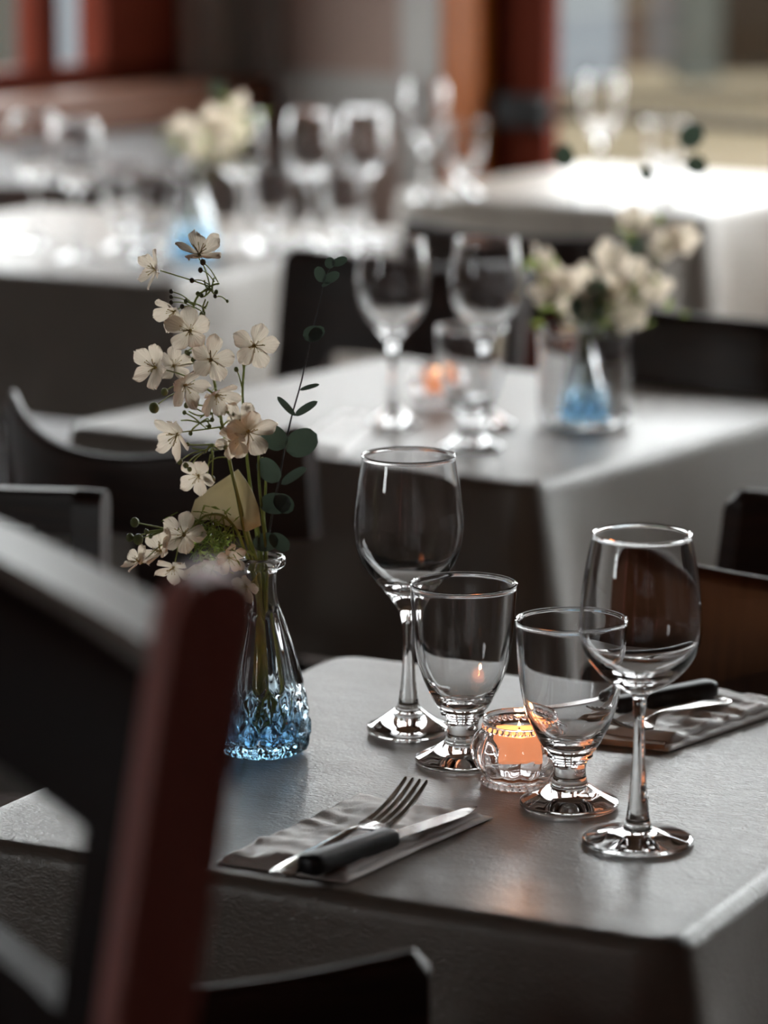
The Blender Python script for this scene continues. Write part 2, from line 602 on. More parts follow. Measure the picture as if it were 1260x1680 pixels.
def out_building(name, Y, items, label, top=4.6):
    b = empty(name, (0, Y, -0.16))
    tag(b, label, 'building')
    for (p0, p1, yb, m_, nm, d) in items:
        bm = bmesh.new()
        zb = Q(630, yb, Y).z + 0.16
        x0, x1 = Q(p0, 60, Y).x, Q(p1, 60, Y).x
        box(bm, x0, x1, -d, 0.6, max(zb, 0.0), top)
        link(nm, bm, m_, b)
    return b


out_building('outbuilding', 20.5, [(860, 905, 150, M_F5, 'plaster_wall', 0.0), (905, 1018, 140, M_F1, 'pale_door_panel', 0.05), (1018, 1062, 112, M_F2, 'timber_panel', 0.0),
                                  (1062, 1112, 112, M_F5, 'plaster_wall', 0.02), (1112, 1182, 135, M_F3, 'shutter', 0.06), (1182, 1500, 122, M_F4, 'dark_timber_wall', 0.0)],
             'outbuilding across the yard seen through the glass door')
out_building('neighbour_house', 18.0, [(-500, 22, 120, M_F3, 'green_grey_wall', 0.0), (22, 66, 120, M_F5, 'plaster_wall', 0.05), (66, 330, 150, M_F1, 'pale_wall', 0.0)],
             'pale neighbouring house seen through the left window')


# ------------------------------------------------------------------ tables and covers
def rrect(hx, hy, r, n):
    """n points of a rounded rectangle with outward normal and corner weight"""
    pts = []
    per = []
    segs = []
    for (cx, cy, a0) in ((hx - r, hy - r, 0), (-hx + r, hy - r, 90), (-hx + r, -hy + r, 180), (hx - r, -hy + r, 270)):
        for k in range(9):
            a = math.radians(a0 + k * 90 / 8)
            per.append((Vector((cx + r * math.cos(a), cy + r * math.sin(a), 0)), Vector((math.cos(a), math.sin(a), 0))))
    m = len(per)
    for i in range(m):
        p, nrm = per[i]
        q, nq = per[(i + 1) % m]
        L = (q - p).length
        k = 1 if L < 0.05 else n
        for j in range(k):
            t = j / k
            pts.append((p.lerp(q, t), nrm.lerp(nq, t).normalized()))
    return pts


def make_table(name, c, ang, hx, hy, label, cover_label, seed=1, drop=0.225, flare=0.2):
    rnd = random.Random(seed)
    t = empty(name, (c[0], c[1], 0), ang)
    tag(t, label, 'table', 'tables under taupe covers')
    bm = bmesh.new()
    box(bm, -hx + 0.012, hx - 0.012, -hy + 0.012, hy - 0.012, TZ - 0.034, TZ - 0.004, None, 0.006)
    link('tabletop', bm, M_WOOD, t)
    bm = bmesh.new()
    lathe(bm, [(0, 0.02), (0.036, 0.02), (0.034, 0.10), (0.03, 0.4), (0.036, TZ - 0.06), (0.12, TZ - 0.045), (0.12, TZ - 0.034), (0, TZ - 0.034)], 24)
    link('column', bm, M_BLACK, t, True, 40)
    bm = bmesh.new()
    lathe(bm, [(0, 0), (0.17, 0), (0.17, 0.012), (0.05, 0.03), (0, 0.03)], 32)
    link('base', bm, M_BLACK, t, True, 40)
    # cover
    per = rrect(hx - 0.012, hy - 0.012, 0.020, 26)
    n = len(per)
    corners = [Vector((sx * hx, sy * hy, 0)) for sx in (-1, 1) for sy in (-1, 1)]
    bm = bmesh.new()
    cen = bm.verts.new((0, 0, TZ))
    rings = []
    for s in (0.15, 0.3, 0.45, 0.6, 0.75, 0.88, 0.96, 1.0):
        rings.append([bm.verts.new((p.x * s, p.y * s, TZ)) for p, q in per])
    er = 0.014
    for k in range(1, 6):
        a = math.radians(90 - k * 18)
        rings.append([bm.verts.new((p.x + q.x * er * math.cos(a), p.y + q.y * er * math.cos(a), TZ - er + er * math.sin(a))) for p, q in per])
    phases = [rnd.uniform(0, 6.28) for _ in range(3)]
    NS = 22
    for k in range(1, NS + 1):
        s = k / NS
        ring = []
        for i, (p, q) in enumerate(per):
            dc = min((p - c_).length for c_ in corners)
            cw = math.exp(-(dc / 0.085) ** 2)
            cw2 = math.exp(-(dc / 0.05) ** 2)
            arc = i / n * 2 * math.pi
            fold = math.cos(max(dc, 0) / 0.11 * math.pi) * math.exp(-dc / 0.12)
            outw = er + s * drop * (0.03 + flare * cw) + 0.010 * s * math.sin(arc * 7 + phases[0]) * (1 - cw) + 0.02 * s * fold * (1 - cw2)
            zz = TZ - er - s * drop * (1 + 0.14 * cw)
            ring.append(bm.verts.new((p.x + q.x * outw, p.y + q.y * outw, zz)))
        rings.append(ring)
    for i in range(n):
        bm.faces.new((cen, rings[0][i], rings[0][(i + 1) % n]))
    for r1, r2 in zip(rings[:-1], rings[1:]):
        for i in range(n):
            bm.faces.new((r1[i], r2[i], r2[(i + 1) % n], r1[(i + 1) % n]))
    cl = link('tablecloth', bm, M_CLOTH, None, True)
    cl.location = (c[0], c[1], 0)
    cl.rotation_euler = (0, 0, ang)
    sm = cl.modifiers.new('thickness', 'SOLIDIFY')
    sm.thickness = 0.0012
    sm.offset = -1
    tag(cl, cover_label, 'tablecloth', 'taupe table covers')
    return t


def table_from_corner(corner, ang, lu, lv, **kw):
    u = Vector((math.cos(ang), math.sin(ang), 0))
    v = Vector((-math.sin(ang), math.cos(ang), 0))
    c = Vector((corner[0], corner[1], 0)) - u * lu / 2 + v * lv / 2
    return make_table('dining_table', c, ang, lu / 2, lv / 2, **kw), c


A27 = math.radians(-27)
A36 = math.radians(-36)
A30 = math.radians(-30)
table_from_corner((0.197, 2.285), A27, 0.60, 0.65, label='nearest dining table holding the sharp wine glasses and blue vase',
                  cover_label='taupe cover on the nearest table in sharp focus', seed=3, flare=0.16)
table_from_corner((0.165, 3.945), A36, 0.70, 0.70, label='second dining table behind the glasses with a candle and flower jar',
                  cover_label='taupe cover on the second table under the glowing candle', seed=5, flare=0.22)
table_from_corner((-0.345, 5.685), A30, 0.85, 0.85, label='third dining table at upper left crowded with glasses',
                  cover_label='taupe cover on the blurred table at upper left', seed=8, flare=0.10)
table_from_corner((0.60, 6.68), A36, 0.72, 0.72, label='far dining table standing before the glass door',
                  cover_label='taupe cover on the far table before the glass door', seed=11, flare=0.18)


# ------------------------------------------------------------------ chairs
def make_chair(H=0.85, w=0.44, sag=0.05, rise=0.03, lean=0.14, crest=0.13, slot=0.10, wood=None, end_wood=None,
               seat_h=0.46, label='', group=None, name='dining_chair', back_uph=False, nails=False, post_d=0.034, post_w=0.03, post_extra=0.0, stile=0.05, full=True, crest_th=0.022, top_k=0.36, inset=0.0, cap=None):
    """faces local +y; the middle of the crest's top lies above the local origin"""
    wood = wood or M_WOOD
    t = empty(name)
    tag(t, label, 'chair', group)
    hw = w / 2

    def cv(x, z, off=0.0):
        f = 1 - (x / hw) ** 2
        y = -(z - H) * lean * -1 * -1 + sag * (1 - f) + off
        # leaning: lower parts sit further forward
        y = (H - z) * lean + sag * (x / hw) ** 2 + off
        return Vector((x, y, z))

    def bent(bm, x0, x1, z0, z1, th, nx=16, nz=4, rz=0.0, topround=True, endr=0.0):
        fr, bk = [], []
        rt = th / 2
        if topround and z1 - z0 > 3 * rt:
            s1 = 1 - rt / (z1 - z0)
            lv = [s1 * j / 3 for j in range(4)] + [s1 + (1 - s1) * math.sin(math.radians(a_)) for a_ in (22, 45, 65, 80, 90)]
        else:
            lv = [j / nz for j in range(nz + 1)]
        nz = len(lv) - 1
        for j in range(nz + 1):
            a, b = [], []
            for i in range(nx + 1):
                x = x0 + (x1 - x0) * i / nx
                s = lv[j]
                zr = rz * (x / hw) ** 2
                if endr > 0:
                    q_ = max(0.0, (abs(x) - (hw - endr)) / endr)
                    zr -= endr * (1 - math.sqrt(max(0.0, 1 - q_ * q_)))
                zz = z0 + (z1 + zr - z0) * s if topround else z0 + zr + (z1 - z0) * s
                k = th / 2
                if topround and z1 - z0 > 3 * rt:
                    if s > s1:
                        k = rt * max(0.06, math.sqrt(max(0.0, 1 - ((s - s1) / (1 - s1)) ** 2)))
                elif topround and j == nz:
                    k = th * top_k
                a.append(bm.verts.new(cv(x, zz, k)))
                b.append(bm.verts.new(cv(x, zz, -k)))
            fr.append(a)
            bk.append(b)
        for j in range(nz):
            for i in range(nx):
                bm.faces.new((fr[j][i], fr[j][i + 1], fr[j + 1][i + 1], fr[j + 1][i]))
                bm.faces.new((bk[j][i + 1], bk[j][i], bk[j + 1][i], bk[j + 1][i + 1]))
        for i in range(nx):
            bm.faces.new((fr[nz][i], fr[nz][i + 1], bk[nz][i + 1], bk[nz][i]))
            bm.faces.new((fr[0][i + 1], fr[0][i], bk[0][i], bk[0][i + 1]))
        for j in range(nz):
            bm.faces.new((fr[j][0], fr[j + 1][0], bk[j + 1][0], bk[j][0]))
            bm.faces.new((fr[j + 1][nx], fr[j][nx], bk[j][nx], bk[j + 1][nx]))

    bm = bmesh.new()
    ce = hw if full else hw - post_w * 0.8
    bent(bm, -ce, ce, H - crest, H, crest_th, 44 if full else 20, 8, rise, True, 0.014 if full else 0.0)
    o = link('crest_rail', bm, wood, t, True, 40)
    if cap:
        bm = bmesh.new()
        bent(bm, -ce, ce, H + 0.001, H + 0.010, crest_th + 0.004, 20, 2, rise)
        link('crest_highlight', bm, cap, t, True, 40)  # added strip, its paler colour imitates a lit top edge
    bm = bmesh.new()
    bent(bm, -hw + post_w * 0.8 + inset, hw - post_w * 0.8 - inset, H - crest - slot - 0.03, H - crest - slot, 0.02, 20, 2, 0, False)
    link('lower_rail', bm, wood, t, True, 40)
    for sx in (-1, 1):
        bm = bmesh.new()
        xa, xb = sx * (hw - inset - post_w * 0.8), sx * (hw - inset - post_w * 0.8 - stile)
        bent(bm, min(xa, xb), max(xa, xb), H - crest - slot, H - crest, 0.02, 3, 2, 0, False)
        link('stile', bm, wood, t, True, 40)
        # back post runs on down as the rear leg
        bm = bmesh.new()
        xa, xb = sx * (hw - inset), sx * (hw - inset - post_w)
        bent(bm, min(xa, xb), max(xa, xb), seat_h - 0.06, H - crest + 0.002 if full else H + rise + post_extra, crest_th if full else post_d, 2, 8, 0)
        yb = cv(sx * (hw - inset - post_w / 2), seat_h).y
        bx0, bx1 = sorted((xa, xb))
        n0 = len(bm.verts)
        vs = box(bm, bx0, bx1, yb - post_d / 2, yb + post_d / 2, 0, seat_h - 0.05)
        for v in vs:
            if v.co.z < 0.1:
                v.co.y -= 0.05
        link('back_post', bm, end_wood or wood, t, True, 40)
    if back_uph:
        bm = bmesh.new()
        bent(bm, -hw + post_w, hw - post_w, H - 0.30, H - 0.035, 0.03, 20, 6, 0)
        link('back_cushion', bm, M_UPH, t, True, 50)
    else:
        zt = H - crest - slot - 0.03
        for k in range(3):
            x = (k - 1) * w * 0.22
            bm = bmesh.new()
            bent(bm, x - 0.022, x + 0.022, seat_h + 0.01, zt, 0.014, 2, 4, 0, False)
            link('splat', bm, wood, t, True, 40)
    ysb = cv(0, seat_h).y
    yf = ysb + 0.38
    bm = bmesh.new()
    box(bm, -hw, hw, ysb + sag * 0.4 + 0.02, yf, seat_h - 0.055, seat_h - 0.012)
    link('seat_frame', bm, wood, t)
    bm = bmesh.new()
    box(bm, -hw + 0.004, hw - 0.004, ysb + sag * 0.4 + 0.03, yf - 0.004, seat_h - 0.012, seat_h + 0.03, None, 0.014)
    link('seat', bm, M_SEAT, t, True, 40)
    if nails:
        bm = bmesh.new()
        for k in range(26):
            x = -hw + 0.03 + (w - 0.06) * k / 25
            sphere(bm, cv(x, H - crest - 0.006, 0.012), 0.0035, 8, 6)
        link('nail_trim', bm, M_NAIL, t, True)
    for sx in (-1, 1):
        bm = bmesh.new()
        vs = box(bm, sx * (hw - 0.022) - 0.018, sx * (hw - 0.022) + 0.018, yf - 0.04, yf - 0.004, 0, seat_h - 0.055)
        for v in vs:
            if v.co.z < 0.1:
                v.co.x += -sx * 0.004
        link('front_leg', bm, wood, t)
    return t


def place(o, x, y, face):
    o.location = (x, y, 0)
    o.rotation_euler = (0, 0, math.atan2(face[1], face[0]) - math.pi / 2)
    return o


M_CREST_LIGHT = vary(mat('crest_highlight_brown', (0.16, 0.11, 0.08), 0.3), (0.13, 0.09, 0.07), (0.20, 0.145, 0.115), 6, (14, 2, 2), rough=(0.26, 0.36))  # lighter brown that paints the light on the tall chair's crest
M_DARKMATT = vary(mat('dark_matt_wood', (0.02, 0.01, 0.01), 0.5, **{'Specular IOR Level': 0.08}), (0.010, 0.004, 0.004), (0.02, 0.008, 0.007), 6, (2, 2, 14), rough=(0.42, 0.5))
# tall red-brown chair right in front of the lens, at left
s = 0.86
place(make_chair(H=1.5 - 0.446 * s, w=0.42, sag=0.012, rise=0.004, lean=0.17, full=False, crest_th=0.036, top_k=0.48, post_extra=0.044, crest=0.088, slot=0.095, cap=M_CREST_LIGHT, wood=M_DARKMATT, end_wood=M_REDWOOD, seat_h=0.62,
                 label='tall red-brown chair filling the left foreground out of focus', post_d=0.040, post_w=0.030, stile=0.085, name='high_back_chair'),
      -0.098 * s + 0.016 - 0.45 * 0.21, 1.80 * s + 0.9 * 0.21, (-0.9, -0.45))
# chair whose crest shows at the bottom edge
place(make_chair(H=0.803, w=0.42, sag=0.04, rise=0.018, lean=0.12, crest=0.05, slot=0.09,
                 label='dark chair at the bottom edge with its back to the camera'), -0.182, 2.035, (0.0, 1.0))
# chair behind the nearest table, at right
place(make_chair(wood=M_BROWN, H=0.815, w=0.44, sag=0.055, rise=0.03, lean=0.10, crest=0.135, slot=0.09, nails=True,
                 label='brown wooden chair behind the right wine glass and folded napkin'), 0.425, 3.10, (-0.455, -0.89))
# curved chair of the second table, at left
place(make_chair(H=0.806, w=0.43, sag=0.10, rise=0.045, lean=0.12, crest=0.088, slot=0.10, inset=0.10,
                 label='dark chair with deeply curved back left behind the blossoms'), -0.312, 3.835, (0.59, 0.81))
# chair with grey cushion at the left edge
place(make_chair(full=False, H=0.845, w=0.43, sag=0.015, rise=0.006, lean=0.06, crest=0.032, slot=0.2, back_uph=True,
                 label='chair with grey padded back panel at the left edge'), -0.475, 3.455, (-0.25, -0.97))
place(make_chair(H=0.83, w=0.44, sag=0.06, rise=0.02, crest=0.14, label='dark chair behind the two blurred wine glasses'), 0.065, 5.30, (-0.59, -0.81))
place(make_chair(H=0.84, w=0.44, sag=0.03, rise=0.01, crest=0.14, label='dark chair before the far table, its crest catching pale light'), 0.185, 5.615, (0.64, 0.77))
place(make_chair(H=0.835, w=0.44, sag=0.04, rise=0.012, crest=0.15, label='black chair beyond the second table right of the flower jar'), 0.505, 4.67, (-0.50, -0.865))
place(make_chair(H=0.80, w=0.44, sag=0.05, rise=0.02, crest=0.16, label='dark chair cut by the right edge beside the second table'), 0.545, 3.69, (-0.72, 0.69))
place(make_chair(H=0.765, w=0.44, sag=0.04, rise=0.01, crest=0.12, label='dark brown chair behind the upper left table'), -0.60, 7.08, (0.2, -0.98))


# ------------------------------------------------------------------ glassware
def scaled(prof, k, kr=None):
    kr = kr or k
    return [(r * kr, h * k) for r, h in prof]


def smooth_prof(prof, n=4):
    pts = spline(prof, n)
    return [(max(0.0, r), z) for r, z in pts]


WK, WKR = 0.2314 / 503, 1 / 2219.0
wine_outer = [(11, 225), (12, 240), (20, 248), (36, 256), (56, 270), (75, 289), (90, 310), (98, 334), (100, 355), (98, 390), (93, 435), (86, 475), (79.5, 503)]
wine_inner = [(77.5, 503), (83.5, 475), (90.5, 435), (95.5, 390), (97.3, 355), (95, 334), (86, 313), (70, 295), (48, 279), (24, 269), (0, 265)]
wine_prof = [(0, 0), (40, 0), (88, 0.5), (91.5, 2.5), (92, 5), (90, 8)] + smooth_prof([(90, 8), (66, 13), (40, 19), (26, 25), (22, 30), (21, 34), (18, 50), (14, 90), (10.5, 140), (9, 185), (9.2, 210), (11, 225)], 3)[1:] \
    + smooth_prof(wine_outer, 4)[1:] + [(81, 504.5), (81, 507), (78.5, 508), (76.5, 506)] + smooth_prof(wine_inner, 4)

w2_outer = [(11, 180), (13, 205), (19, 225), (30, 243), (48, 265), (68, 288), (86, 315), (96, 345), (99.5, 378), (98, 410), (93, 450), (88, 480), (84.5, 503)]
w2_inner = [(82, 503), (85.5, 480), (90.5, 450), (95, 410), (96.5, 378), (92.5, 345), (82, 319), (63, 295), (42, 277), (20, 268), (0, 265)]
w2_prof = [(0, 4), (40, 2), (70, 0), (75, 3), (76.5, 9), (75, 14)] + smooth_prof([(75, 14), (62, 20), (44, 31), (26, 44), (20, 52), (17, 66), (13, 100), (10.5, 140), (10, 160), (11, 180)], 3)[1:] \
    + smooth_prof(w2_outer, 4)[1:] + [(86, 504.5), (86, 507), (83.5, 508), (81.5, 506)] + smooth_prof(w2_inner, 4)

GK, GKR = 0.145 / 303, 1 / 2140.0
g_prof = [(0, 6), (35, 4), (70, 0), (79, 1), (82, 5), (81, 10)] + smooth_prof([(81, 10), (70, 15), (52, 24), (38, 33), (31, 38), (29, 44), (26.5, 58), (28, 72), (33, 80), (38, 84), (38, 90), (44, 97), (52, 110), (64, 134), (74, 160), (82, 195), (87, 240), (89.5, 275), (90.5, 303)], 3)[1:] \
    + [(91.8, 304.5), (91.8, 307), (89, 308), (86.8, 306)] + smooth_prof([(87, 303), (86, 275), (83.5, 240), (78.5, 197), (70.5, 163), (60, 139), (46, 118), (28, 106), (12, 102), (0, 101)], 3)


def vessel(name, prof, m, seg, part, mod=None):
    """vessel as one lathed body parented to an Empty"""
    t = empty(name)
    bm = bmesh.new()
    lathe(bm, prof, seg, mod)
    link(part, bm, m, t, True, 50)
    return t


def glass_thing(name, prof, nfoot, nstem):
    """a blown glass is one continuous body"""
    bm = bmesh.new()
    lathe(bm, prof, 72)
    return link(name, bm, M_GLASS, None, True, 60)


EPS = 0.0008
wine = glass_thing('wine_glass', scaled(wine_prof, WK, WKR), 0, 0)
wine.location = P(1046, 1383) + Vector((0, 0, EPS))
tag(wine, 'tall wine glass with wide flat foot at the right front of the table', 'wine glass', 'wine glasses')
wine2 = glass_thing('wine_glass', scaled(w2_prof, WK, WKR), 0, 0)
wine2.location = P(670, 1203) + Vector((0, 0, EPS))
tag(wine2, 'wine glass with small domed foot standing rearmost on the nearest table', 'wine glass', 'wine glasses')
gob = glass_thing('water_goblet', scaled(g_prof, GK, GKR), 0, 0)
gob.location = P(934, 1324) + Vector((0, 0, EPS))
tag(gob, 'short-stemmed water goblet overlapping the right wine glass', 'goblet', 'water goblets')


def again(o, px, py, label, group=None, rot=0.0):
    c = o.copy()
    COL.objects.link(c)
    c.location = P(px, py) + Vector((0, 0, EPS))
    c.rotation_euler.z = rot
    c['label'] = label
    if group:
        c['group'] = group
    return c


again(gob, 759, 1252, 'short-stemmed water goblet just in front of the rear wine glass', rot=0.7)
again(wine2, 645, 700, 'left wine glass of the two on the second table')
again(wine2, 797, 702, 'right wine glass of the two on the second table')
again(gob, 772, 738, 'goblet in front of the right wine glass on the second table')
for px, py, what, lab in [(60, 405, 'w', 'wine glass nearest the left edge on the upper left table'), (128, 425, 'w', 'wine glass second from the left on the upper left table'),
                          (205, 412, 'g', 'goblet right of the two leftmost wine glasses on the upper left table'), (246, 432, 'g', 'goblet left of the blue vase on the upper left table'),
                          (395, 402, 'w', 'wine glass just right of the blue vase on the upper left table'), (445, 415, 'g', 'goblet at the middle of the upper left table'),
                          (508, 402, 'w', 'wine glass in the middle of the blurred glass row'), (566, 418, 'g', 'goblet near the right corner of the upper left table'),
                          (598, 397, 'w', 'wine glass at the right corner of the upper left table')]:
    again(wine if what == 'w' else gob, px, py, lab)
for px, py, what, lab in [(698, 330, 'w', 'wine glass at the left corner of the far table'), (760, 322, 'g', 'goblet at the left end of the far table'),
                          (985, 318, 'w', 'wine glass in the middle of the far table before the door'), (1090, 322, 'g', 'goblet at the right part of the far table')]:
    again(wine2 if what == 'w' else gob, px, py, lab)

# blue fading vase ------------------------------------------------------------
VK, VKR = 0.161 / 318, 1 / 2021.0
vp = [(0, 3), (40, 2), (64, 0), (72, 5), (76, 14)] + smooth_prof([(76, 14), (78, 30), (77.5, 50), (75, 66), (71, 90), (65, 118), (58, 145), (50, 174), (41, 202), (33, 228)], 4)[1:] \
    + smooth_prof([(33, 228), (28, 246), (25.5, 262), (25.5, 276), (26, 292), (29, 298)], 3)[1:] + smooth_prof([(29, 298), (38, 302), (41, 308), (40, 315), (37, 318), (33, 318)], 3)[1:] \
    + smooth_prof([(30, 314), (24, 300), (22, 288), (21.5, 268), (23, 252), (28, 230), (36, 202), (45, 174), (53, 145), (60, 118), (66, 90), (70, 66), (71.5, 45), (70, 28), (60, 19), (30, 16), (0, 15)], 3)
N_OUT = None
_seen_rim = 0
for _i, (_r, _z) in enumerate(vp):
    if _z >= 317.9:
        _seen_rim = _i
N_OUT = _seen_rim
NF = 14


def vase_mod(th, z, i):
    if i > N_OUT:
        return 1.0
    h = z / VK
    f = (th * NF / (2 * math.pi)) % 1.0
    tri = abs(f - 0.5) * 2             # 0..1
    if h > 236 or h < 3:
        return 1.0
    m = 1.0
    # diamonds low down
    lo = max(0.0, min(1.0, (118 - h) / 16))
    q = ((h - 14) / 52.0) % 1.0
    tq = abs(q - 0.5) * 2
    d = abs(tri - tq)
    m += lo * (-0.045 + 0.085 * min(d * 1.6, 1.0))
    # flutes above
    hi = max(0.0, min(1.0, (h - 96) / 22)) * max(0.0, min(1.0, (236 - h) / 14))
    m += hi * 0.095 * (abs(math.sin(th * NF / 2)) - 0.5)
    # ring of small steps at the shoulder
    return m


def dense(prof, zmax, step):
    out = [prof[0]]
    for (r0, z0), (r1, z1) in zip(prof[:-1], prof[1:]):
        n = max(1, int(abs(z1 - z0) / step))
        for k in range(1, n + 1):
            out.append((r0 + (r1 - r0) * k / n, z0 + (z1 - z0) * k / n))
    return out


vp_o = dense(vp[:N_OUT + 1], 120, 3.5)
vp_i = vp[N_OUT + 1:]
N_OUT = len(vp_o) - 1
bm = bmesh.new()
lathe(bm, scaled(vp_o + vp_i, VK, VKR), NF * 12, vase_mod)
vase = link('bud_vase', bm, M_VASE, None, True, 28)
VP = P(430, 1232) + Vector((0, 0, EPS))
vase.location = VP
tag(vase, 'fluted glass bud vase fading from clear to blue, holding blossoms', 'vase', 'blue glass vases')
v3 = again(vase, 318, 418, 'small blue glass vase on the upper left table')
# wide clear jar with a blue vase inside, second table
jk = 1 / 1325.0
jp = scaled([(0, 2), (60, 0), (70, 4), (74, 14), (76, 40), (76, 95), (75, 120), (78, 138), (80, 146), (80, 150), (76, 150), (74, 140), (70, 120), (71, 60), (68, 16), (60, 11), (0, 10)], 0.118 / 150, jk)
bm = bmesh.new()
lathe(bm, jp, 48, lambda th, z, i: 1 + 0.02 * abs(math.sin(8 * th)))
jar = link('flower_jar', bm, M_GLASS, None, True, 50)
JP = P(958, 697) + Vector((0, 0, EPS))
jar.location = JP
tag(jar, 'wide clear glass jar around the flowers on the second table', 'jar')
v2 = again(vase, 952, 697, 'blue glass vase standing inside the clear jar on the second table')
v2.location = JP + Vector((0, 0, 0.0086))
v2.scale = (0.80, 0.80, 0.74)

# candle holder ---------------------------------------------------------------
CK, CKR = 0.0537 / 109, 1 / 2093.0
NL = 12
cp_o = smooth_prof([(56, 6), (54, 12), (60, 20), (70, 34), (76.5, 50), (77, 60), (73, 74), (65, 85), (57, 91), (54, 95), (57, 99), (60, 103), (60, 108)], 4)
cp = [(0, 0), (30, 0), (54, 0), (57, 3)] + cp_o + [(58, 110), (56, 109)] + smooth_prof([(55, 104), (52, 96), (55, 88), (64, 78), (70, 66), (72, 56), (70, 44), (62, 30), (48, 18), (25, 14), (0, 13)], 3)
NCO = 4 + len(cp_o)


def cmod(th, z, i):
    h = z / CK
    w_ = max(0.0, min(1.0, (h - 10) / 20)) * max(0.0, min(1.0, (92 - h) / 16))
    k = 0.12 if i < NCO else 0.05
    return 1 + w_ * k * (abs(math.sin(th * NL / 2)) - 0.6)


ch = empty('votive_holder')
bm = bmesh.new()
lathe(bm, scaled(cp, CK, CKR), NL * 10, cmod)
link('bowl', bm, M_GLASS, ch, True, 40)
bm = bmesh.new()
for k in range(32):
    a = 2 * math.pi * k / 32
    sphere(bm, Vector((math.cos(a) * 56.5 * CKR, math.sin(a) * 56.5 * CKR, 95 * CK)), 5.2 * CKR, 10, 8)
link('beaded_collar', bm, M_GLASS, ch, True)
bm = bmesh.new()
for k in range(30):
    a = 2 * math.pi * k / 30
    sphere(bm, Vector((math.cos(a) * 58 * CKR, math.sin(a) * 58 * CKR, 6.0 * CK)), 5.8 * CKR, 10, 8)
link('beaded_base', bm, M_GLASS, ch, True)
CP = P(851, 1287) + Vector((0, 0, EPS))
ch.location = CP
tag(ch, 'ribbed glass votive holder with beaded rim between the goblets', 'candle holder', 'votive holders')

tl = empty('tealight_candle')
bm = bmesh.new()
lathe(bm, [(0, 0), (0.0180, 0), (0.0186, 0.001), (0.0190, 0.017), (0.0182, 0.0172), (0.0178, 0.0015), (0, 0.0012)], 40)
link('cup', bm, M_GLASS, tl, True, 40)
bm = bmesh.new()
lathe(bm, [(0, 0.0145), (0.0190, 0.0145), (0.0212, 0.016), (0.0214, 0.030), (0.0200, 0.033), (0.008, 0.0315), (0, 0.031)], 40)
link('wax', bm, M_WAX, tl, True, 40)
bm = bmesh.new()
tube(bm, [Vector((0, 0, 0.030)), Vector((0.0003, 0, 0.0335))], 0.0006, 6)
link('wick', bm, M_BLACK, tl)
bm = bmesh.new()
lathe(bm, [(0, 0.0332), (0.0014, 0.0345), (0.0018, 0.0365), (0.0012, 0.040), (0, 0.0435)], 14)
link('flame', bm, M_FLAME, tl, True)
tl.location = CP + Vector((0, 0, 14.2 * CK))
tag(tl, 'lit amber tealight glowing inside the ribbed holder', 'candle', 'lit tealights')
ld = bpy.data.lights.new('candle_light', 'POINT')
ld.energy = 0.6
ld.color = (1.0, 0.42, 0.14)
ld.shadow_soft_size = 0.004
lo = bpy.data.objects.new('candle_light', ld)
COL.objects.link(lo)
lo.location = CP + Vector((0, 0, 0.0575))
c2 = copy_tree(ch)
c2.location = P(718, 668) + Vector((0, 0, EPS))
c2['label'] = 'blurred votive holder between the wine glasses on the second table'
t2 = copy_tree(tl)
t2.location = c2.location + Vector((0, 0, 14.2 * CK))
t2['label'] = 'glowing tealight on the second table between the wine glasses'


# ------------------------------------------------------------------ napkins
def napkin(corners, seed, label, thick=0.004, wr=1.0, fold=True, n=56, paper=None):
    rnd = random.Random(seed)
    a, b, c, d = [Vector((q.x, q.y, 0)) for q in corners]
    cen = (a + b + c + d) / 4
    t = empty('napkin', (cen.x, cen.y, TZ))
    tag(t, label, 'napkin', 'folded taupe napkins')

    def sheet(name, a, b, c, d, z0, th, amp, sd):
        bm = bmesh.new()
        g = []
        off = Vector((sd * 3.1, sd * 1.7, 0))
        for j in range(n + 1):
            row = []
            for i in range(n + 1):
                s, t_ = i / n, j / n
                p = a.lerp(b, s).lerp(d.lerp(c, s), t_) - cen
                e = min(s, 1 - s, t_, 1 - t_)
                k = noise.fractal((p * 26 + off), 0.9, 2.0, 4)
                k2 = abs(noise.noise(Vector((p.x * 18 + p.y * 30, p.y * 12 - p.x * 14, sd)))) 
                edge = min(1.0, e / 0.02)
                wob = Vector((noise.noise(p * 30 + off), noise.noise(p * 30 - off), 0)) * 0.0012
                z = z0 + th * (0.35 + 0.65 * math.sqrt(edge)) + amp * (0.5 + 0.5 * k + 0.9 * (0.35 - k2)) * min(1, e / 0.05)
                row.append(bm.verts.new((p.x + wob.x, p.y + wob.y, max(z, z0 + 0.0006))))
            g.append(row)
        for j in range(n):
            for i in range(n):
                bm.faces.new((g[j][i], g[j][i + 1], g[j + 1][i + 1], g[j + 1][i]))
        # underside and rim
        rim = [g[0][i] for i in range(n)] + [g[j][n] for j in range(n)] + [g[n][i] for i in range(n, 0, -1)] + [g[j][0] for j in range(n, 0, -1)]
        low = [bm.verts.new((v.co.x, v.co.y, z0)) for v in rim]
        m = len(rim)
        for i in range(m):
            bm.faces.new((rim[i], rim[(i + 1) % m], low[(i + 1) % m], low[i]))
        bm.faces.new(low)
        return link(name, bm, M_NAP, t, True, 60)

    sheet('lower_fold', a, b, c, d, 0.0009, thick * 0.4, 0.0026 * wr, seed)
    ins = 0.035
    a2 = a.lerp(c, ins * 0.6)
    b2 = b.lerp(d, ins * 1.8)
    c2_ = c.lerp(a, ins)
    d2 = d.lerp(b, ins * 0.6)
    sheet('upper_fold', a2, b2, c2_, d2, 0.0009 + thick * 0.45, thick * 0.5, 0.0048 * wr, seed + 5)
    return t


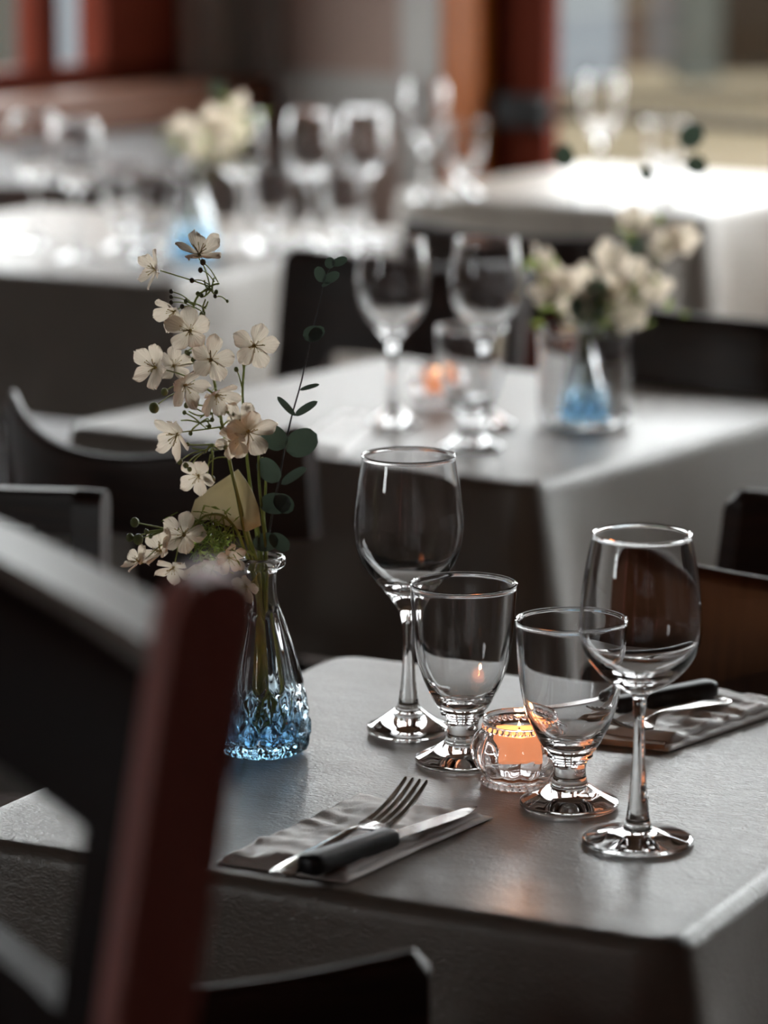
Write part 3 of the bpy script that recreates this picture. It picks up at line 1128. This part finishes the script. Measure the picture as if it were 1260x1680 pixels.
napkin([P(355, 1417), P(566, 1451), P(808, 1344), P(592, 1311)], 2, 'folded taupe napkin under the sharp fork and black-handled knife')
napkin([P(950, 1214), P(1096, 1236), P(1320, 1158), P(1150, 1143)], 4, 'folded taupe napkin at right behind the wine glass stem', thick=0.006, wr=1.4)
npk = napkin([P(470, 742, TZ), P(560, 757, TZ), P(640, 690, TZ), P(560, 680, TZ)], 7, 'blurred napkin on the left of the second table', n=20)
# kraft paper strip peeping out of the right napkin
bm = bmesh.new()
pa, pb, pc, pd = P(972, 1222), P(1090, 1234), P(1096, 1222), P(975, 1212)
vs = [bm.verts.new((q.x, q.y, TZ + h)) for h in (0.0012, 0.0062) for q in (pa, pb, pc, pd)]
for f in ((0, 1, 2, 3), (7, 6, 5, 4), (0, 4, 5, 1), (1, 5, 6, 2), (2, 6, 7, 3), (3, 7, 4, 0)):
    bm.faces.new([vs[i] for i in f])
o = link('paper_band', bm, M_PAPER)
tag(o, 'brown paper edge along the front of the right napkin', 'paper band')


# ------------------------------------------------------------------ cutlery
def make_fork(L=0.19):
    t = empty('fork')
    # centre line (x, z, half width)
    prof = [(0.0, 0.0035, 0.0070), (0.004, 0.0035, 0.0095), (0.012, 0.004, 0.0102), (0.03, 0.0065, 0.0085), (0.055, 0.0085, 0.0060), (0.08, 0.0108, 0.0040), (0.096, 0.0118, 0.0031),
            (0.106, 0.0112, 0.0033), (0.114, 0.0090, 0.0060), (0.122, 0.0075, 0.0108), (0.132, 0.0075, 0.0125)]
    pts = spline(prof, 4)
    bm = bmesh.new()
    th = 0.0022
    rows = []
    for x, z, w in pts:
        rows.append([bm.verts.new((x, y * w, z + dz * (1 - 0.35 * abs(y)) + (0.0012 * (1 - y * y) if dz > 0 else 0))) for dz, ys in ((th / 2, (-1, -0.5, 0, 0.5, 1)), (-th / 2, (1, 0.5, 0, -0.5, -1))) for y in ys])
    for r1, r2 in zip(rows[:-1], rows[1:]):
        for k in range(10):
            bm.faces.new((r1[k], r1[(k + 1) % 10], r2[(k + 1) % 10], r2[k]))
    bm.faces.new(rows[0])
    bm.faces.new(list(reversed(rows[-1])))
    link('handle', bm, M_STEEL, t, True, 50)
    for k in range(4):
        y0 = (k - 1.5) * 0.0066
        bm = bmesh.new()
        rr = []
        tp = spline([(0.128, 0.0075, 0.0031), (0.142, 0.0095, 0.0024), (0.158, 0.0140, 0.0019), (0.174, 0.0210, 0.0015), (0.188, 0.0290, 0.0008)], 4)
        for x, z, w in tp:
            yy = y0 * (1 - (x - 0.13) * 1.2)
            rr.append([bm.verts.new((x, yy + dy * w, z + dz * 0.0010)) for dy, dz in ((-1, 1), (1, 1), (1, -1), (-1, -1))])
        for r1, r2 in zip(rr[:-1], rr[1:]):
            for q in range(4):
                bm.faces.new((r1[q], r1[(q + 1) % 4], r2[(q + 1) % 4], r2[q]))
        bm.faces.new(rr[0])
        bm.faces.new(list(reversed(rr[-1])))
        link('tine', bm, M_STEEL, t, True, 50)
    return t


def make_knife(L=0.21, lh=0.105):
    t = empty('steak_knife')
    bm = bmesh.new()
    # handle: rounded bar with flat top
    rows = []
    for x, w, h in spline([(0.0, 0.0045, 0.0048), (0.0015, 0.0075, 0.0064), (0.005, 0.0094, 0.0074), (0.012, 0.0102, 0.0078), (0.05, 0.0092, 0.0077), (0.09, 0.0086, 0.0074), (0.100, 0.0082, 0.0068), (0.104, 0.0064, 0.0045), (0.105, 0.0050, 0.0034)], 3):
        row = []
        for k in range(16):
            a = 2 * math.pi * k / 16
            ca, sa = math.cos(a), math.sin(a)
            e = 0.55
            row.append(bm.verts.new((x, w * math.copysign(abs(ca) ** e, ca), h * math.copysign(abs(sa) ** e, sa))))
        rows.append(row)
    for r1, r2 in zip(rows[:-1], rows[1:]):
        for k in range(16):
            bm.faces.new((r1[k], r1[(k + 1) % 16], r2[(k + 1) % 16], r2[k]))
    bm.faces.new(rows[0])
    bm.faces.new(list(reversed(rows[-1])))
    link('handle', bm, M_HANDLE, t, True, 45)
    bm = bmesh.new()
    top, bot = [], []
    N = 44
    for i in range(N + 1):
        s = i / N
        x = 0.103 + s * (L - 0.103)
        back = 0.0068 * (1 - 0.25 * s) if s < 0.8 else 0.0068 * 0.8 * (1 - ((s - 0.8) / 0.2) ** 2 * 0.95)
        front = -0.0072 * (1 - max(0, (s - 0.7) / 0.3) ** 1.6)
        if 0.12 < s < 0.85:
            front -= 0.0009 * abs(math.sin(s * 40))
        top.append([bm.verts.new((x, back, dz)) for dz in (0.0009, -0.0009)])
        bot.append([bm.verts.new((x, front, dz)) for dz in (0.00025, -0.00025)])
    for i in range(N):
        a, b, c, d = top[i], top[i + 1], bot[i], bot[i + 1]
        bm.faces.new((a[0], b[0], d[0], c[0]))
        bm.faces.new((a[1], c[1], d[1], b[1]))
        bm.faces.new((a[0], a[1], b[1], b[0]))
        bm.faces.new((c[0], d[0], d[1], c[1]))
    bm.faces.new((top[0][0], bot[0][0], bot[0][1], top[0][1]))
    bm.faces.new((top[N][0], top[N][1], bot[N][1], bot[N][0]))
    link('blade', bm, M_STEEL, t)
    return t


def lay(o, p, q, z, tilt=0.0, roll=0.0):
    d = Vector((q.x - p.x, q.y - p.y, 0))
    o.location = (p.x, p.y, z)
    o.rotation_euler = (roll, -tilt, math.atan2(d.y, d.x))
    return d.length


NT = TZ + 0.0066
fk = make_fork()
lay(fk, P(456, 1440, NT), P(677, 1279, NT + 0.029), NT - 0.0012)
tag(fk, 'steel fork with raised tines on the front napkin', 'fork', 'forks')
kn = make_knife()
print('knife len', lay(kn, P(500, 1424, NT + 0.006), P(795, 1326, NT), NT + 0.0074, tilt=-0.022))
tag(kn, 'black-handled steak knife lying beside the fork on the front napkin', 'knife', 'steak knives')
NT2 = TZ + 0.0105
kn2 = copy_tree(kn)
lay(kn2, P(1172, 1128, NT2 + 0.008), P(1060, 1160, NT2), NT2 + 0.0082, tilt=-0.03)
kn2['label'] = 'black-handled steak knife on the right napkin, handle pointing away'
fk2 = copy_tree(fk)
lay(fk2, P(1188, 1153, NT2), P(1010, 1218, NT2), NT2 - 0.001)
fk2['label'] = 'steel fork on the right napkin with tines toward the goblet'


# ------------------------------------------------------------------ flowers
def blossom_mesh(seed, open_=0.35, bend=0.0):
    """five notched petals round the origin, facing +z, unit radius"""
    rnd = random.Random(seed)
    bm = bmesh.new()
    for k in range(5):
        a0 = 2 * math.pi * k / 5 + rnd.uniform(-0.1, 0.1)
        cup = open_ + rnd.uniform(-0.3, 0.25)
        tw = rnd.uniform(-0.3, 0.3)
        L = rnd.uniform(0.9, 1.05)
        NI, NJ = 8, 8
        g = []
        for i in range(NI + 1):
            s = i / NI
            w = (0.06 + 0.30 * math.sin(min(1, s * 1.18) * math.pi * 0.62) ** 1.1) * (1 - 0.75 * max(0, (s - 0.72) / 0.28) ** 2.2)
            row = []
            for j in range(NJ + 1):
                v = j / NJ * 2 - 1
                notch = 0.07 * math.exp(-(v / 0.22) ** 2) * s ** 6
                rr = 0.06 + s * L * 0.94 * (1 - 0.06 * v * v) - notch
                y = v * w
                z = cup * s ** 1.3 * (0.55 if s < 0.7 else 0.55 - 0.35 * (s - 0.7)) + 0.10 * v * v * (1 - s) + tw * v * s * 0.6 + 0.055 * math.sin(v * 6 + s * 5 + k) * s * s
                x = rr
                row.append(bm.verts.new((x * math.cos(a0) - y * math.sin(a0), x * math.sin(a0) + y * math.cos(a0), z)))
            g.append(row)
        for i in range(NI):
            for j in range(NJ):
                bm.faces.new((g[i][j], g[i][j + 1], g[i + 1][j + 1], g[i + 1][j]))
    return bm


def stamen_mesh(seed):
    rnd = random.Random(seed)
    bm = bmesh.new()
    for k in range(11):
        a = rnd.uniform(0, 6.28)
        l = rnd.uniform(0.25, 0.42)
        tip = Vector((math.cos(a) * l * 0.75, math.sin(a) * l * 0.75, 0.10 + l * 0.8))
        tube(bm, [Vector((0, 0, 0.02)), tip * 0.55 + Vector((0, 0, 0.06)), tip], 0.012, 5)
        sphere(bm, tip, 0.026, 6, 5)
    sphere(bm, Vector((0, 0, 0.0)), 0.09, 8, 6, (1, 1, 0.8))
    return bm


BL = []
for k in range(5):
    ms = []
    for nm, f, m_ in (('blossom', blossom_mesh(k, [0.5, 1.0, 0.75, 1.35, 0.62][k]), M_PETAL), ('stamens', stamen_mesh(k + 20), M_STAMEN)):
        me = bpy.data.meshes.new(nm)
        bmesh.ops.recalc_face_normals(f, faces=f.faces)
        f.to_mesh(me)
        f.free()
        for p in me.polygons:
            p.use_smooth = True
        me.materials.append(m_)
        ms.append(me)
    BL.append(ms)


def cdir(rx, up, to):
    """direction by right / up / toward the camera"""
    return Vector((rx, -to, up)).normalized()


def add_blossom(root, p, r, n, k, spin=0.0, stamens=True):
    r *= 1.12
    o = bpy.data.objects.new('blossom', BL[k][0])
    COL.objects.link(o)
    o.parent = root
    R = n.to_track_quat('Z', 'Y').to_matrix().to_4x4() @ Matrix.Rotation(spin, 4, 'Z')
    o.matrix_local = Matrix.Translation(Vector(p) - Vector(root.location)) @ R @ Matrix.Scale(r, 4)
    if stamens:
        q = bpy.data.objects.new('stamens', BL[k][1])
        COL.objects.link(q)
        q.parent = o
    return o


def leaf(root, name, p, L, w, dirv, nrm, m_, curl=0.12, th=0.0004, tipp=2.0):
    """flat leaf from p along dirv, facing nrm"""
    d = dirv.normalized()
    n_ = (nrm - d * nrm.dot(d)).normalized()
    s_ = n_.cross(d)
    bm = bmesh.new()
    NI, NJ = 12, 6
    g = []
    base = Vector(p) - Vector(root.location)
    for i in range(NI + 1):
        s = i / NI
        ww = w * math.sqrt(max(0.0, 1 - abs(2 * s - 1) ** tipp)) + 0.0002
        row = []
        for j in range(NJ + 1):
            v = j / NJ * 2 - 1
            z = curl * L * (s * (1 - s)) * 1.0 + 0.10 * w * v * v
            row.append(bm.verts.new(base + d * (s * L) + s_ * (v * ww) + n_ * z))
        g.append(row)
    for i in range(NI):
        for j in range(NJ):
            bm.faces.new((g[i][j], g[i][j + 1], g[i + 1][j + 1], g[i + 1][j]))
    return link(name, bm, m_, root, True)


def stem(root, name, pts, r, m_, taper=0.6, n=5, seg=8):
    pp = stem_pts([Vector(p) - Vector(root.location) for p in pts], n)
    k = len(pp)
    bm = bmesh.new()
    tube(bm, pp, [r * (1 - (1 - taper) * i / (k - 1)) for i in range(k)], seg)
    return link(name, bm, m_, root, True, 60)


def bud(root, p, r, m_):
    bm = bmesh.new()
    sphere(bm, Vector(p) - Vector(root.location), r, 10, 8, (1, 1, 1.1))
    return link('bud', bm, m_, root, True)


VY = VP.y
rnd = random.Random(42)
PXM = 1 / 2021.0


def q(px, py, dy=0.0):
    return Q(px, py, VY + dy)


# --- main tall spray
sp = empty('blossom_spray', (VP.x, VP.y, VP.z + 0.012))
tag(sp, 'tallest cream blossom spray leaning left in the blue vase', 'flower stem', 'artificial blossom stems')
main = [q(440, 1195, 0.0), q(432, 1090), q(428, 1000), q(424, 935), q(408, 880), q(390, 815), q(375, 750), q(365, 700), q(356, 650), q(346, 600), q(330, 560), q(318, 520), q(322, 490), q(345, 470), q(360, 465)]
stem(sp, 'stem', main, 0.0019, M_STEM, 0.35, 6)
bl = [  # px, py, r px, facing(right, up, toward), mesh, dy, branch start index into main
    (257, 443, 31, (-0.75, 0.15, 0.35), 1, 0.0, 13), (327, 418, 36, (0.1, 0.75, 0.35), 1, 0.0, 13), (288, 510, 30, (-0.6, -0.3, 0.5), 3, 0.005, 11),
    (312, 543, 37, (-0.2, 0.3, 0.8), 2, -0.01, 10), (346, 590, 36, (0.3, 0.3, 0.85), 0, -0.015, 9), (255, 603, 36, (-0.5, 0.25, 0.7), 1, -0.01, 8),
    (285, 600, 30, (0.2, 0.4, 0.7), 2, 0.01, 9), (303, 632, 34, (0.4, -0.2, 0.7), 3, -0.012, 8), (352, 645, 34, (0.5, -0.5, 0.5), 3, -0.01, 8),
    (292, 712, 38, (-0.6, -0.35, 0.55), 1, -0.01, 7), (326, 780, 31, (-0.4, -0.2, 0.8), 0, -0.005, 6)]
for i, (px, py, r, f, k, dy, bi) in enumerate(bl):
    c = q(px, py, dy)
    n_ = cdir(*f)
    add_blossom(sp, c, r * PXM, n_, k, rnd.uniform(0, 6))
    s0 = main[bi]
    stem(sp, 'twig', [s0, s0.lerp(c, 0.5) + Vector((0, 0.002, 0.004 + rnd.uniform(-0.004, 0.004))), c - n_ * 0.003], 0.0007, M_STEM, 0.7, 4, 6)
for (px, py, r, d, x0, y0) in [(281, 478, 3.6, 1, 318, 500), (281, 487, 3.4, 1, 318, 502), (281, 496, 3.6, 1, 318, 505), (299, 503, 4, 1, 330, 510), (353, 486, 3.2, 1, 340, 476), (315, 460, 4, 1, 345, 468),
                               (329, 443, 4.2, 1, 352, 462), (333, 430, 5, 1, 358, 463), (373, 494, 2.5, 0, 353, 487), (253, 669, 8.5, 0, 300, 640), (319, 660, 8, 0, 330, 640), (306, 665, 4.5, 0, 318, 640), (270, 643, 6, 0, 300, 632),
                               (295, 757, 5, 0, 330, 740), (305, 763, 5, 0, 335, 742), (340, 784, 5, 0, 345, 745), (348, 786, 5.5, 0, 350, 740), (311, 770, 4, 0, 330, 745),
                               (330, 600, 4, 0, 345, 610), (317, 590, 4, 0, 338, 600)]:
    c = q(px, py, -0.006)
    bud(sp, c, r * PXM, M_BUDD if d else M_BUD)
    s0 = q(x0, y0, 0)
    stem(sp, 'twig', [s0, s0.lerp(c, 0.5) + Vector((0, 0, 0.002)), c], 0.00055, M_STEM, 0.8, 3, 6)
# extra twiglets around the middle knots
for (cx, cy, n_t, sc) in [(340, 470, 6, 26), (325, 500, 6, 24), (320, 690, 7, 34), (340, 725, 8, 36), (325, 570, 6, 26), (340, 675, 7, 32), (375, 690, 5, 26)]:
    for k in range(n_t):
        a = rnd.uniform(0, 6.28)
        e = q(cx + math.cos(a) * sc * rnd.uniform(0.6, 1), cy + math.sin(a) * sc * 0.7 * rnd.uniform(0.5, 1), rnd.uniform(-0.01, 0.01))
        s0 = q(cx + 8, cy + 4)
        stem(sp, 'twig', [s0, s0.lerp(e, 0.5) + Vector((rnd.uniform(-0.002, 0.002), 0, rnd.uniform(-0.004, 0.004))), e], 0.00075, M_STEM, 0.8, 3, 5)
        if k % 2 == 0:
            bud(sp, e, 3.6 * PXM, M_BUD)

# --- second spray, right, one open flower
s2 = empty('blossom_spray', (VP.x + 0.004, VP.y + 0.004, VP.z + 0.012))
tag(s2, 'upright blossom spray with one open flower at its right tip', 'flower stem', 'artificial blossom stems')
m2 = [q(425, 1190, 0.008), q(433, 1080, 0.006), q(436, 1000, 0.006), q(432, 940, 0.006), q(425, 880, 0.006), q(411, 800, 0.006), q(404, 740, 0.006), q(400, 690, 0.006), q(398, 640, 0.006), q(401, 600, 0.006), q(404, 578, 0.004)]
stem(s2, 'stem', m2, 0.0018, M_STEM, 0.45, 6)
for (px, py, r, f, k, bi) in [(417, 567, 37, (0.25, 0.05, 0.95), 0, 10), (407, 708, 42, (0.35, -0.25, 0.85), 0, 7), (383, 722, 28, (-0.2, -0.4, 0.8), 2, 6), (395, 690, 30, (0.2, 0.2, -0.7), 2, 7)]:
    c = q(px, py, -0.008)
    n_ = cdir(*f)
    add_blossom(s2, c, r * PXM, n_, k, rnd.uniform(0, 6))
    stem(s2, 'twig', [m2[bi], m2[bi].lerp(c, 0.5) + Vector((0, 0, 0.003)), c - n_ * 0.003], 0.0007, M_STEM, 0.7, 4, 6)
for (px, py, r, x0, y0) in [(411, 667, 4.5, 400, 668), (397, 682, 4, 400, 690), (399, 694, 4, 400, 700), (388, 606, 4, 398, 640), (393, 566, 4, 400, 610)]:
    c = q(px, py, -0.004)
    bud(s2, c, r * PXM, M_BUD)
    stem(s2, 'twig', [q(x0, y0, 0.004), q((px + x0) / 2, (py + y0) / 2 - 4, 0), c], 0.0006, M_STEM, 0.8, 3, 6)

# --- bare green stalks rising beside
for k, (pts, lab) in enumerate([([q(447, 1190, 0.0), q(443, 1080, 0.002), q(437, 1000, 0.003), q(438, 930, 0.003), q(432, 860, 0.003), q(425, 790, 0.003), q(424, 735, 0.003), q(418, 715, 0.003)], 'green stalk ending behind the right-hand blossom cluster'),
                                ([q(418, 1188, -0.004), q(428, 1080, -0.004), q(426, 1000, -0.006), q(416, 930, -0.006), q(400, 870, -0.006), q(384, 790, -0.006), q(371, 725, -0.006), q(362, 690, -0.006)], 'thick green stalk crossing in front of the cream leaf'),
                                ([q(452, 1188, 0.004), q(446, 1090, 0.006), q(437, 990, 0.01), q(432, 950, 0.01), q(438, 900, 0.010), q(433, 850, 0.010), q(436, 790, 0.010), q(430, 750, 0.010)], 'yellow-green stalk nearest the eucalyptus')]):
    g = empty('flower_stalk', pts[0])
    tag(g, lab, 'flower stalk', 'bare green stalks')
    stem(g, 'stem', pts, 0.0014, M_STEM, 0.7, 5)

# --- drooping spray at left
s3 = empty('blossom_spray', (VP.x - 0.004, VP.y - 0.004, VP.z + 0.012))
tag(s3, 'drooping blossom spray with fine green sprigs hanging left of the vase', 'flower stem', 'artificial blossom stems')
m3 = [q(432, 1185, -0.008), q(426, 1080, -0.008), q(424, 1000, -0.008), q(415, 940, -0.008), q(402, 905, -0.008), q(388, 870, -0.010), q(365, 846, -0.012), q(338, 846, -0.014), q(318, 862, -0.016), q(300, 880, -0.018)]
stem(s3, 'stem', m3, 0.0017, M_STEM, 0.5, 6)
for (px, py, r, f, k, bi) in [(302, 878, 36, (-0.2, 0.4, 0.8), 2, 9), (264, 905, 34, (-0.5, 0.5, 0.5), 1, 9), (375, 915, 28, (0.5, -0.3, 0.7), 0, 6), (228, 922, 26, (-0.6, 0.5, 0.4), 1, 9), (330, 925, 30, (0.1, -0.6, 0.6), 3, 8), (285, 930, 30, (-0.2, -0.5, 0.6), 2, 9)]:
    c = q(px, py, -0.018)
    n_ = cdir(*f)
    add_blossom(s3, c, r * PXM, n_, k, rnd.uniform(0, 6))
    stem(s3, 'twig', [m3[bi], m3[bi].lerp(c, 0.5) + Vector((0, 0, 0.003)), c - n_ * 0.003], 0.0007, M_STEM, 0.7, 4, 6)
for (px, py, r) in [(221, 857, 7.5), (213, 882, 6.5), (227, 885, 8.5), (240, 872, 4), (247, 880, 3.5)]:
    c = q(px, py, -0.016)
    bud(s3, c, r * PXM, M_BUD)
    stem(s3, 'twig', [q(275, 868, -0.016), q((px + 275) / 2, (py + 868) / 2, -0.016), c], 0.0007, M_STEM, 0.8, 3, 6)
bm = bmesh.new()
for k in range(150):
    a, b = rnd.gauss(0, 1), rnd.gauss(0, 1)
    p0 = q(350 + a * 22, 888 + b * 22, -0.016 + rnd.uniform(-0.012, 0.012))
    dv = Vector((rnd.uniform(-1, 1), rnd.uniform(-1, 1), rnd.uniform(-1, 0.8))).normalized()
    L = rnd.uniform(0.005, 0.014)
    base = p0 - Vector(s3.location)
    sd = dv.cross(Vector((rnd.uniform(-1, 1), rnd.uniform(-1, 1), 0.5))).normalized()
    w_ = rnd.uniform(0.0006, 0.0016)
    v0 = bm.verts.new(base)
    v1 = bm.verts.new(base + dv * L * 0.5 + sd * w_)
    v2_ = bm.verts.new(base + dv * L + Vector((0, 0, -0.001)))
    v3_ = bm.verts.new(base + dv * L * 0.5 - sd * w_)
    bm.faces.new((v0, v1, v2_, v3_))
    tube(bm, [base - dv * L * 0.6, base], 0.0004, 4)
o = link('fine_leaves', bm, M_FERN, s3)
for k in range(14):
    a = rnd.uniform(-1, 1)
    s0 = q(385 - k * 4, 866 - abs(k - 7) * 0.5, -0.012)
    e = q(372 - k * 5 + a * 12, 925 - rnd.uniform(0, 30), -0.018 + rnd.uniform(-0.008, 0.008))
    stem(s3, 'twig', [s0, s0.lerp(e, 0.5) + Vector((rnd.uniform(-0.004, 0.004), 0, 0)), e], 0.0006, M_FERN, 0.6, 3, 5)

# fallen petals caught on the vase neck
g = empty('blossom', q(405, 965, -0.022))
g.name = 'hanging_blossom'
tag(g, 'small cream blossom hanging against the vase neck', 'blossom')
o = add_blossom(g, q(404, 962, -0.022), 24 * PXM, cdir(-0.3, -0.2, 0.9), 2, 1.2)
stem(g, 'twig', [q(404, 962, -0.02), q(418, 950, -0.017), q(428, 930, -0.010)], 0.0006, M_STEM, 0.8, 3, 6)

# --- cream folded leaf
bm = bmesh.new()
cl_ = [(310, 855), (314, 838), (320, 820), (345, 800), (372, 782), (390, 770), (402, 786), (414, 806), (424, 832), (428, 862), (405, 872), (372, 862), (340, 852)]
cen_ = q(375, 830, 0.012)
g = empty('cream_leaf', q(420, 935, 0.01))
vc = [q(x, y, 0.004 + 0.012 * math.sin(i * 0.5)) for i, (x, y) in enumerate(cl_)]
ring0 = [bm.verts.new(v - g.location) for v in vc]
ring1 = [bm.verts.new(v.lerp(cen_, 0.5) + Vector((0, -0.004, 0)) - g.location) for v in vc]
vcen = bm.verts.new(cen_ - g.location)
for i in range(len(vc)):
    j = (i + 1) % len(vc)
    bm.faces.new((ring0[i], ring0[j], ring1[j], ring1[i]))
    bm.faces.new((ring1[i], ring1[j], vcen))
o = link('blade', bm, M_CREAM, g, True)
sd_ = o.modifiers.new('thickness', 'SOLIDIFY')
sd_.thickness = 0.0006
tag(g, 'broad folded cream leaf behind the green stalks', 'leaf')
stem(g, 'stem', [q(430, 1180, 0.014), q(428, 1000, 0.010), q(426, 930, 0.010), q(418, 862, 0.012)], 0.0013, M_STEM, 0.6, 4)

# --- eucalyptus sprig
eu = empty('eucalyptus_sprig', (VP.x + 0.01, VP.y + 0.006, VP.z + 0.012))
tag(eu, 'dark eucalyptus sprig rising at the right of the blue vase', 'eucalyptus')
me_ = [q(446, 1188, 0.01), q(440, 1090, 0.01), q(433, 1000, 0.012), q(432, 930, 0.012), q(442, 870, 0.010), q(452, 815, 0.008), q(461, 770, 0.008), q(468, 730, 0.008), q(478, 685, 0.008), q(492, 635, 0.008), q(503, 590, 0.008), q(512, 545, 0.008), q(524, 500, 0.008), q(532, 462, 0.008), q(545, 432, 0.008)]
stem(eu, 'stem', me_, 0.0011, M_STEMD, 0.3, 6)


def euc(bx, by, tx, ty, wpx, f=(0, 0, 1), dy=0.004, curl=0.1):
    a, b = q(bx, by, dy), q(tx, ty, dy)
    leaf(eu, 'leaf', a, (b - a).length, wpx * PXM, b - a, cdir(*f), M_EUC, curl)


for L_ in [(467, 735, 434, 700, 19, (-.3, .2, .9)), (470, 740, 520, 712, 22, (.3, .3, .9)), (457, 790, 426, 752, 17, (-.3, .1, .9)), (462, 795, 503, 768, 11, (.2, .8, .4)),
           (478, 828, 425, 826, 18, (0, .5, .85)), (450, 815, 480, 838, 15, (.3, .3, .8)), (415, 893, 457, 886, 15, (0, .3, .9)), (442, 878, 474, 902, 13, (.3, .3, .8)),
           (492, 640, 524, 631, 4.5, (0, .6, .5)), (484, 682, 455, 651, 5, (-.3, .5, .5)), (484, 682, 521, 659, 7, (.2, .6, .5)), (497, 551, 530, 545, 13, (0, .35, .9)), (508, 556, 531, 537, 10, (.4, .2, .8)),
           (530, 463, 521, 437, 9, (-.3, .2, .9)), (530, 463, 557, 448, 8, (.2, .4, .8)), (528, 470, 543, 462, 4, (0, .6, .5)), (538, 440, 545, 422, 8, (-.2, .2, .9)), (545, 434, 570, 424, 7, (.3, .4, .8))]:
    euc(*L_)


# --- blurred bouquets of the other tables
def far_bouquet(loc, Y, fl, lv, label, r, main_top):
    s_ = empty('blossom_spray', loc)
    tag(s_, label, 'flower stem', 'artificial blossom stems')
    base = Vector(loc)
    pk = 5824.0 / Y
    for i, (px, py) in enumerate(fl):
        c = Q(px, py, Y + rnd.uniform(-0.03, 0.03))
        add_blossom(s_, c, r, cdir(rnd.uniform(-1, 1), rnd.uniform(-0.3, 0.8), 0.8), i % 5, rnd.uniform(0, 6), False)
        mid = base.lerp(c, 0.6) + Vector((0, 0, 0.02))
        stem(s_, 'twig', [base, base + Vector((rnd.uniform(-0.006, 0.006), 0, 0.09)), mid, c], 0.0014, M_STEM, 0.5, 4, 6)
    for (px, py, l) in lv:
        c = Q(px, py, Y)
        leaf(s_, 'leaf', c, l, l * 0.42, Vector((rnd.uniform(-1, 1), 0, rnd.uniform(-0.2, 1))), Vector((0, -1, 0.2)), M_EUC)
        mid = base.lerp(c, 0.6) + Vector((0.01, 0, 0.01))
        stem(s_, 'twig', [base, base + Vector((0, 0, 0.09)), mid, c], 0.0012, M_STEMD, 0.5, 4, 6)
    bm = bmesh.new()
    for k in range(60):
        px, py = rnd.choice(fl)
        p0 = Q(px + rnd.gauss(0, 18), py + rnd.gauss(12, 16), Y + rnd.uniform(-0.02, 0.02)) - base
        dv = Vector((rnd.uniform(-1, 1), rnd.uniform(-1, 1), rnd.uniform(-1, 1))).normalized() * 0.02
        sd2 = dv.cross(Vector((0, 1, 0.3))).normalized() * 0.004
        a, b, c, d = bm.verts.new(p0), bm.verts.new(p0 + dv * 0.5 + sd2), bm.verts.new(p0 + dv), bm.verts.new(p0 + dv * 0.5 - sd2)
        bm.faces.new((a, b, c, d))
    link('fine_leaves', bm, M_FERN, s_)


far_bouquet(v2.location + Vector((0, 0, 0.012)), JP.y, [(885, 430), (922, 452), (900, 480), (968, 462), (1002, 420), (1012, 492), (1050, 440), (1075, 475), (950, 498), (1035, 520), (1090, 400), (1120, 385), (1040, 365), (1018, 470)],
            [(930, 275, 0.03), (1118, 240, 0.034), (1160, 275, 0.028), (1068, 295, 0.02), (930, 500, 0.05), (1020, 400, 0.03), (985, 505, 0.04)],
            'blurred blossom bouquet in the jar on the second table', 0.022, 0)
far_bouquet(v3.location + Vector((0, 0, 0.012)), v3.location.y, [(300, 215), (330, 240), (385, 215), (360, 190), (392, 180), (345, 215), (375, 250)],
            [(290, 225, 0.03), (370, 265, 0.03), (350, 160, 0.03)],
            'blurred blossom bouquet on the upper left table', 0.026, 0)
